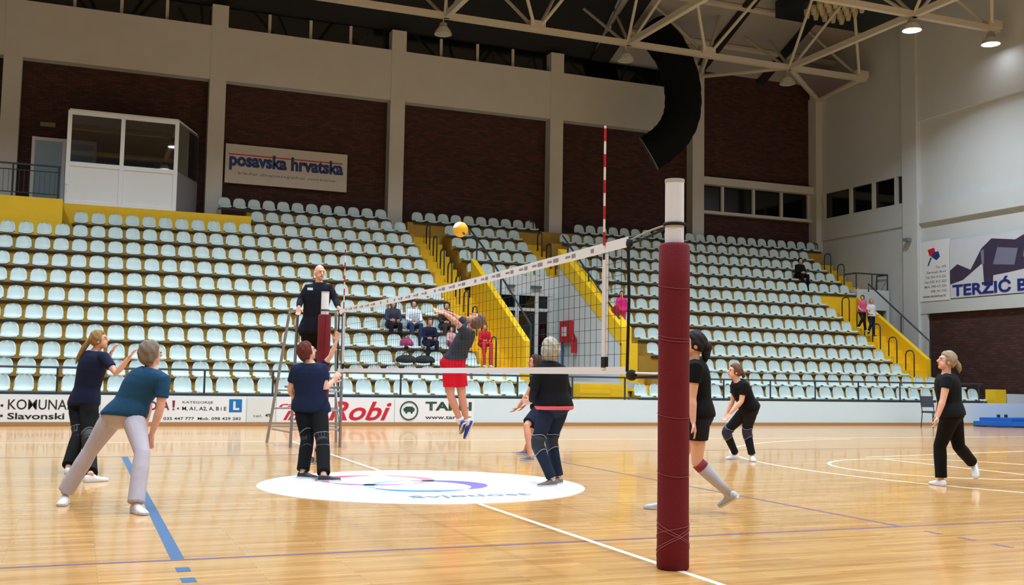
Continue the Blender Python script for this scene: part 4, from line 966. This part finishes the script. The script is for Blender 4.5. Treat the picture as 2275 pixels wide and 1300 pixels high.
def F_(x, y): return (x, y, 'F')
navy = (26, 34, 62); black = (11, 11, 14)
PEOPLE = [
 ('woman with long blond ponytail and navy shirt raising both hands at far left', dict(depth=13.3, pelvis=(186, 896), neck=(212, 782, .2), head=(221, 756), face=(.95, .15, .15),
   shL=(196, 789, 1), shR=(232, 794, -1), elR=(258, 830, -.6), wrR=(287, 795, -.4), haR=(301, 776, 0), elL=(232, 822, .8), wrL=(246, 785, .3), haL=(258, 766, 0),
   hipL=(173, 899, 1), hipR=(199, 900, -1), knL=(175, 965, 0), anL=F_(152, 1037), toL=F_(166, 1044), knR=(197, 976, 0), anR=F_(201, 1054), toR=F_(222, 1066)),
   dict(top=(navy, .62), tw=1.12, bottom=(black, 1.98, 1.15), hair=('tail', (150, 118, 74)), taillen=.36, tail=None, pad=(34, 32, 34), wide=1.08, palm=None, curl=.3), 1.0),
 ('grey-haired woman in teal blue shirt and light grey trousers bending forward at left', dict(depth=9.75, pelvis=(275, 922), neck=(338, 822, .3), head=(335, 787), face=(.62, .02, .78),
   shL=(302, 834, 1), shR=(364, 846, -.8), elR=(356, 908, -.4), wrR=(338, 962, 0), haR=(334, 985, 0), elL=(330, 900, .9), wrL=(322, 945, .5), haL=(322, 965, 0),
   hipL=(252, 924, .6), hipR=(297, 928, -.6), knL=(200, 1003, 0), anL=(146, 1092, 0), toL=F_(122, 1128), knR=(316, 1008, 0), anR=F_(302, 1118), toR=F_(306, 1136)),
   dict(top=((34, 74, 106), .62), bottom=((186, 180, 192), 2.0, 1.2), hair=('short', (128, 116, 104)), wide=1.0, shoe=(226, 224, 230), curl=.4), 1.0),
 ('red-haired player in navy shirt with knee pads near the far net post', dict(depth=12.95, pelvis=(691, 908), neck=(688, 808, .25), head=(682, 782), face=(.75, .25, .55),
   shL=(656, 822, 0), shR=(719, 820, 0), elL=(645, 868, .3), wrL=(660, 890, .9), haL=(668, 888, .5), elR=(722, 862, -.3), wrR=(739, 848, .8), haR=(747, 838, .4),
   hipL=(675, 910, 0), hipR=(707, 912, 0), knL=(683, 978, 0), anL=F_(673, 1047), toL=F_(684, 1060), knR=(717, 982, 0), anR=F_(719, 1054), toR=F_(742, 1066)),
   dict(top=((24, 34, 60), .6), tw=1.12, bottom=(black, 1.97, 1.1), hair=('short', (92, 42, 32)), wide=1.10, shoe=(40, 42, 52), pad=(18, 18, 22), hem=.02), 1.02),
 ('player hidden behind the red-haired player, one arm stretched up to the net', dict(depth=15.6, pelvis=(697, 903), neck=(694, 815, 0), head=(690, 790), face=(-.2, .3, -.9),
   shL=(714, 818, 0), shR=(674, 820, 0), elL=(734, 792, -.3), wrL=(748, 758, 0), haL=(749, 742, 0), elR=(672, 860, 0), wrR=(680, 890, 0), haR=(682, 902, 0),
   hipL=(708, 905, 0), hipR=(688, 905, 0), knL=(706, 965, 0), anL=F_(710, 1018), toL=F_(706, 1026), knR=(694, 966, 0), anR=F_(693, 1016), toR=F_(690, 1028)),
   dict(top=(navy, .6), bottom=(black, .8, 1), hair=('short', (70, 50, 40)), shoe=(50, 52, 66), curl=.2), .95),
 ('bald referee in dark navy long sleeved shirt standing on the grey metal stand', dict(depth=17.9, pelvis=(695, 734), neck=(709, 632, 0), head=(710, 606), face=(.55, -.02, -.8),
   shR=(683, 641, 0), shL=(733, 641, 0), elR=(667, 668, -.4), wrR=(664, 683, -.8), haR=(663, 694, -.4), elL=(746, 668, -.4), wrL=(752, 684, -.8), haL=(755, 694, -.4),
   hipR=(683, 738, 0), hipL=(707, 738, 0), knR=(684, 790, 0), knL=(706, 790, 0), anR=(684, 842, 0), anL=(706, 842, 0), toR=(680, 852, -.7), toL=(710, 852, -.7)),
   dict(top=((22, 24, 36), 2), bottom=((16, 16, 20), 1.97, 1), hair=('bald', (0, 0, 0)), shoe=(24, 24, 28), wide=1.05, curl=1.1), 1.12),
 ('man in dark grey shirt and red shorts leaping backwards in front of the stand', dict(depth=15.0, pelvis=(1006, 803), neck=(1043, 733, 0), head=(1056, 712), face=(-.35, .93, -.1), headup=(.9, .42, 0),
   shR=(1040, 721, 1), shL=(1036, 741, -1), elR=(1008, 702, .5), wrR=(984, 692, -.6), haR=(972, 690, 0), elL=(1010, 713, -.5), wrL=(987, 696, .6), haL=(974, 694, 0),
   hipR=(1018, 806, .4), hipL=(998, 806, -.4), knR=(1026, 880, .3), knL=(1001, 880, -.3), anR=(1037, 941, .2), anL=(1024, 938, .3), toR=(1034, 985, .3), toL=(1026, 962, .8)),
   dict(top=((54, 58, 68), .55), bottom=((206, 22, 44), .72, 1.0), hair=('short', (112, 88, 74)), shoe=(38, 62, 160), sole=(60, 70, 130), sock=((228, 228, 235), .16, None), skin='tan', wide=.90, deep=.92, hem=.22, curl=.4), 1.04),
 ('grey-blond woman in black top with red waistband on the white disc', dict(depth=12.25, pelvis=(1231, 900), neck=(1219, 807, 0), head=(1220, 776), face=(-.62, .15, .75),
   shL=(1196, 822, -.6), shR=(1246, 822, .6), elL=(1187, 866, -.5), wrL=(1181, 892, .9), haL=(1172, 893, .4), elR=(1259, 862, 0), wrR=(1243, 882, .9), haR=(1230, 884, .4),
   hipL=(1217, 903, -.6), hipR=(1246, 903, .6), knL=(1193, 986, 0), anL=F_(1226, 1064), toL=F_(1206, 1078), knR=(1224, 978, 0), anR=F_(1241, 1060), toR=F_(1216, 1076)),
   dict(top=((18, 18, 22), 2), bottom=((30, 38, 56), 1.97, 1.0), hair=('bob', (170, 162, 146)), band=(226, 84, 92), pad=(26, 30, 42), shoe=(110, 98, 88), wide=1.12), 1.0),
 ('player in navy shorts behind the woman with the red waistband, arm held low', dict(depth=16.3, pelvis=(1200, 905), neck=(1198, 828, 0), head=(1188, 805), face=(-.95, .2, -.15),
   shL=(1192, 838, -.9), shR=(1198, 836, .9), elL=(1172, 876, -.2), wrL=(1151, 905, -.2), haL=(1138, 916, 0), elR=(1182, 874, .3), wrR=(1166, 900, .3), haR=(1156, 912, 0),
   hipL=(1200, 907, -.8), hipR=(1204, 907, .8), knL=(1170, 946, 0), anL=F_(1178, 1012), toL=F_(1156, 1020), knR=(1186, 950, 0), anR=F_(1168, 999), toR=F_(1138, 1006)),
   dict(top=(black, .6), bottom=((24, 30, 52), .85, 1.05), hair=('short', (70, 48, 38)), shoe=(120, 124, 150), skin='tan'), .95),
 ('woman in black shirt and shorts with grey knee socks walking behind the near post', dict(depth=9.95, pelvis=(1553, 922), neck=(1541, 802, .0), head=(1541, 766), face=(-.98, .12, -.1),
   shL=(1545, 818, -.95), shR=(1548, 812, .95), elL=(1538, 884, -.2), wrL=(1540, 938, -.3), haL=(1545, 962, 0), elR=(1530, 880, .3), wrR=(1515, 930, .2), haR=(1510, 955, 0),
   hipL=(1552, 925, -.9), hipR=(1556, 923, .9), knL=(1549, 1027, 0), anL=(1618, 1096, 0), toL=F_(1597, 1132), knR=(1512, 1020, 0), anR=F_(1478, 1113), toR=F_(1440, 1126)),
   dict(top=(black, .5), bottom=((30, 30, 38), .52, .95), hair=('bun', (34, 28, 30)), sock=((176, 176, 188), .95, (140, 44, 58)), shoe=(176, 180, 194), sole=(70, 74, 96), deep=.95, wide=.97, curl=.4), 1.02),
 ('crouching woman in black shirt with dark blue knee pads right of the near post', dict(depth=16.4, pelvis=(1666, 908), neck=(1638, 848, -.3), head=(1632, 826), face=(-.95, .15, -.2),
   shL=(1653, 858, -.9), shR=(1634, 852, .9), elL=(1647, 892, -.3), wrL=(1622, 919, -.2), haL=(1612, 933, 0), elR=(1628, 890, .2), wrR=(1616, 916, -.2), haR=(1609, 930, 0),
   hipL=(1669, 911, -.8), hipR=(1661, 909, .8), knL=(1659, 958, 0), anL=F_(1671, 1012), toL=F_(1676, 1024), knR=(1613, 960, 0), anR=F_(1634, 1008), toR=F_(1612, 1018)),
   dict(top=(black, .6), bottom=((24, 26, 36), 1.95, .95), hair=('tail', (104, 74, 54)), taillen=.12, pad=(28, 34, 78), shoe=(232, 232, 240), curl=.6), 1.0),
 ('woman with blond ponytail in black shirt and black trousers walking at the right', dict(depth=13.0, pelvis=(2113, 920), neck=(2102, 832, 0), head=(2103, 803), face=(-.97, .22, 0),
   shL=(2104, 845, -.95), shR=(2100, 840, .95), elL=(2095, 889, -.3), wrL=(2083, 926, -.2), haL=(2077, 944, 0), elR=(2090, 884, .4), wrR=(2082, 918, .2), haR=(2078, 935, 0),
   hipL=(2112, 924, -.9), hipR=(2117, 922, .9), knL=(2088, 992, 0), anL=F_(2091, 1064), toL=F_(2064, 1072), knR=(2130, 992, .2), anR=(2160, 1028, .6), toR=(2166, 1050, -.4)),
   dict(top=((18, 22, 26), .42), bottom=((14, 14, 16), 1.97, 1.05), hair=('tail', (150, 134, 112)), tw=1.1, taillen=.15, shoe=(236, 236, 242), wide=1.05, curl=.5), 1.0),
]
for lab, P, st, s in PEOPLE:
    J = pose(P, s)
    if P.get('headup'): h_ = P['headup']; v = RIGHT*h_[0]+UP*h_[1]+FWD*h_[2]; J['headup'] = (v-J['face']*v.dot(J['face'])).normalized()
    st = dict(st)
    if st.get('tail', 1) is None: st['tail'] = (-UP*.85-RIGHT*.55).normalized()
    if st.get('palm', 1) is None: st['palm'] = RIGHT
    r_ = person(lab, J, st, s)
    if 'referee' in lab:
        q = at(689, 642, 17.68); b = MB(); b.box(q.x-.045, q.x+.045, q.y-.004, q.y+.004, q.z-.02, q.z+.02); b.build('chest_badge', M_white, r_)
    if 'blond ponytail in black' in lab:
        pass

# referee stand
t = thing('referee_stand', (.1, 12.3, 0), 'tall grey metal referee stand beside the far net post', 'referee stand')
pf = at(695, 856, 17.9); zp = pf.z-.02; X0, X1, Y0, Y1 = -.33, .56, 11.75, 12.45
xr0, xr1 = -.40, .56
def tb(a, c, nm, r=.022):
    b = MB(); b.tube([a, c], r, 8); b.build(nm, M_alu, t)
top = 2.30
for (xa_, xb_, ya, yb_) in ((-.33, -.28, 11.85, 11.85), (.50, .50, 11.80, 11.85), (-.50, -.30, 13.2, 12.5), (.75, .52, 13.2, 12.5)):
    tb((xa_, ya, 0), (xb_, yb_, top), 'leg', .026)
tb((-.36, 11.85, 2.30), (.54, 11.85, 2.30), 'hand_rail'); tb((-.30, 11.85, 2.30), (-.30, 12.5, 2.30), 'hand_rail'); tb((.52, 11.85, 2.30), (.52, 12.5, 2.30), 'hand_rail')
b = MB(); b.box(-.32, .54, 11.85, 12.65, zp-.04, zp); b.build('platform', M_alu, t)
for z in (.3, .62, .94): tb((-.33, 11.86, z), (.50, 11.84, z), 'rung', .016)
for z in (.3, .62, .94):
    k = z/2.3; y = 13.2-.7*k; tb((-.50+.2*k, y, z), (.75-.23*k, y, z), 'rung', .018)
tb((-.33, 11.85, .25), (-.45, 13.0, .25), 'brace', .014); tb((.50, 11.82, .25), (.70, 13.0, .25), 'brace', .014); tb((.50, 11.83, .3), (.62, 12.85, 1.1), 'brace', .014)
tb((-.32, 11.85, 1.65), (.52, 11.85, 1.65), 'hand_rail', .018)

# spectators -------------------------------------------------------
def atX(px, py, X):
    d = FWD + RIGHT*((px-1137.5)/F_PX) + UP*((650-py)/F_PX); return CAM+d*((X-CAM.x)/d.x)
def seated(label, X, k, st, s=1.0, face=(0, 0, -1), lean=0, hs=0):
    y0 = RY(k)-.17; z0 = TT[k]+.20; fz = TT[k-1]+.085
    v = lambda x, y, z: Vector((X+x*s, y0+y*s, z0+z*s))
    J = dict(pelvis=v(0, 0, 0), neck=v(lean, -.06, .48), head=v(lean*1.3, -.10, .63), shR=v(-.17+lean, -.06, .42), shL=v(.17+lean, -.06, .42),
             elR=v(-.21+lean, -.16, .17), elL=v(.21+lean, -.16, .17), wrR=v(-.12, -.36, .13), wrL=v(.10, -.36, .13), haR=v(-.06, -.43, .13), haL=v(.04, -.43, .13),
             hipR=v(-.09, 0, 0), hipL=v(.09, 0, 0), knR=v(-.14, -.40, .03), knL=v(.13, -.40, .03),
             anR=Vector((X-.13*s, y0-.46*s, fz)), anL=Vector((X+.12*s, y0-.43*s, fz)), toR=Vector((X-.14*s, y0-.62*s, fz-.05)), toL=Vector((X+.13*s, y0-.6*s, fz-.05)),
             face=Vector(face).normalized(), flatL=False, flatR=False)
    return person(label, J, st, s, .012)
fcam = (-.3, -1, -.05)
seated('spectator in dark jacket seated leftmost of the small group in the stand', 4.55, 4, dict(top=((60, 62, 84), 2), bottom=((22, 20, 26), 1.97, 1), hair=('long', (70, 48, 40)), shoe=(200, 190, 180)), .98, fcam)
seated('spectator in white shirt and jeans seated in the middle of the stand', 5.16, 4, dict(top=((214, 226, 240), 2), bottom=((44, 62, 98), 1.97, 1), hair=('short', (48, 36, 32)), shoe=(220, 220, 225)), 1.0, fcam)
seated('child in dark tracksuit seated in front of the white-shirted spectator', 5.40, 3, dict(top=((24, 28, 60), 2), bottom=((22, 26, 52), 1.97, 1), hair=('short', (90, 70, 56)), shoe=(60, 66, 110)), .92, fcam)
seated('spectator in dark olive jacket seated right of the white-shirted spectator', 6.15, 4, dict(top=((52, 50, 52), 2), bottom=((60, 52, 50), 1.97, 1), hair=('short', (50, 38, 34)), shoe=(60, 50, 50)), .98, fcam)
seated('small child in pale pink clothes seated behind the leaping man', 6.05, 3, dict(top=((214, 170, 178), 2), bottom=((150, 60, 96), 1.97, 1), hair=('short', (120, 90, 70)), shoe=(190, 110, 130)), .62, fcam)
seated('child in red clothes seated by the yellow stairs right of the leaping man', 7.05, 3, dict(top=((196, 40, 52), 2), bottom=((200, 60, 70), 1.97, 1), hair=('short', (120, 60, 50)), shoe=(220, 220, 230)), .8, fcam)
seated('spectator in black seated alone high in the right seating block', 21.75, 9, dict(top=((14, 14, 18), 2), bottom=((16, 16, 22), 1.97, 1), hair=('short', (22, 18, 20)), shoe=(120, 150, 150)), .95, fcam)
def standing(label, base, st, s, face, walk=0):
    v = lambda x, y, z: base+Vector((x*s, y*s, z*s))
    J = dict(pelvis=v(0, 0, .93), neck=v(0, 0, 1.43), head=v(0, -.02, 1.58), shR=v(-.17, 0, 1.37), shL=v(.17, 0, 1.37), elR=v(-.22, -.02, 1.11), elL=v(.22, -.02, 1.11),
             wrR=v(-.2, -.2, .98), wrL=v(.2, -.2, .98), haR=v(-.18, -.29, .98), haL=v(.18, -.29, .98), hipR=v(-.09, 0, .91), hipL=v(.09, 0, .91),
             knR=v(-.1-walk*.1, -.05-walk*.2, .5+walk*.08), knL=v(.1, -.02, .49), anR=v(-.1-walk*.2, .02-walk*.1, .085+walk*.15), anL=v(.1+walk*.1, .02, .085),
             toR=v(-.13-walk*.2, -.14-walk*.1, .03+walk*.12), toL=v(.12+walk*.1, -.14, .03), face=Vector(face).normalized(), flatL=False, flatR=False)
    return person(label, J, st, s, .012)
c = atX(1380, 745, 11.67)
standing('child in bright pink clothes standing on the stairs right of the passage', c, dict(top=((214, 50, 130), 2), bottom=((220, 60, 110), 1.97, 1), hair=('short', (120, 50, 50)), shoe=(210, 190, 220)), .80, (-.6, -.8, 0))
b = MB(); q = atX(1362, 705, 11.2); b.ell(q, Vector((.12, 0, 0)), Vector((0, .42, -.2)), Vector((0, 0, .30)), 16, 10)
for i in range(3): b.ell(q+Vector((-.02, -.25+.25*i, -.22)), Vector((.09, 0, 0)), Vector((0, .12, 0)), Vector((0, 0, .2)), 10, 8)
o = bake(b, 'draped_jacket', mat('jacket_red', (150, 22, 40), .85), .02, 3); tag(o, 'dark red jacket draped over the handrail left of the pink child', 'jacket')
c = atX(1916, 738, 22.3)
standing('child in pink shirt and dark trousers running down the right hand stairs', c, dict(top=((206, 84, 130), .6), bottom=((22, 26, 48), 1.97, 1), hair=('short', (60, 34, 36)), shoe=(210, 220, 180)), .78, (-.8, -.6, 0), 1)
c = atX(1936, 748, 22.7)
standing('child in white shirt and dark blue trousers on the right hand stairs', c, dict(top=((206, 216, 232), .8), bottom=((20, 34, 62), 1.97, 1), hair=('short', (170, 120, 70)), shoe=(24, 26, 36)), .80, (-.6, -.8, 0), .5)
for x, k, col, lab, r_ in ((4.52, 2, (16, 16, 20), 'black bag lying across the seats, left of a pair', .30), (5.05, 2, (16, 16, 20), 'black bag lying across the seats, right of a pair', .30), (4.75, 3, (150, 50, 96), 'dark pink bag on the seat below the group', .18), (6.5, 3, (170, 40, 90), 'bright pink bag behind the leaping man', .16)):
    c = Vector((x, RY(k)-.14, TT[k]+.06)); b = MB(); b.ell(c+Vector((0, 0, .12)), Vector((r_, 0, 0)), Vector((0, .15, 0)), Vector((0, 0, .14 if k == 2 else .17)), 16, 10); b.ell(c+Vector((.08, -.03, .1)), Vector((r_*.7, 0, 0)), Vector((0, .16, 0)), Vector((0, 0, .11)), 12, 8)
    o = bake(b, 'bag', mat('bag_%d_%d' % (col[0], col[2]), col, .8, bump=.3, bscale=12), .02, 2); tag(o, lab, 'bag', 'bags left on the seats')
    b = MB(); b.tube([c+Vector((-r_*.5, -.02, .2)), c+Vector((-r_*.2, -.04, .32)), c+Vector((r_*.2, -.04, .32)), c+Vector((r_*.5, -.02, .2))], .012, 6); b.build('strap', M_black, o)
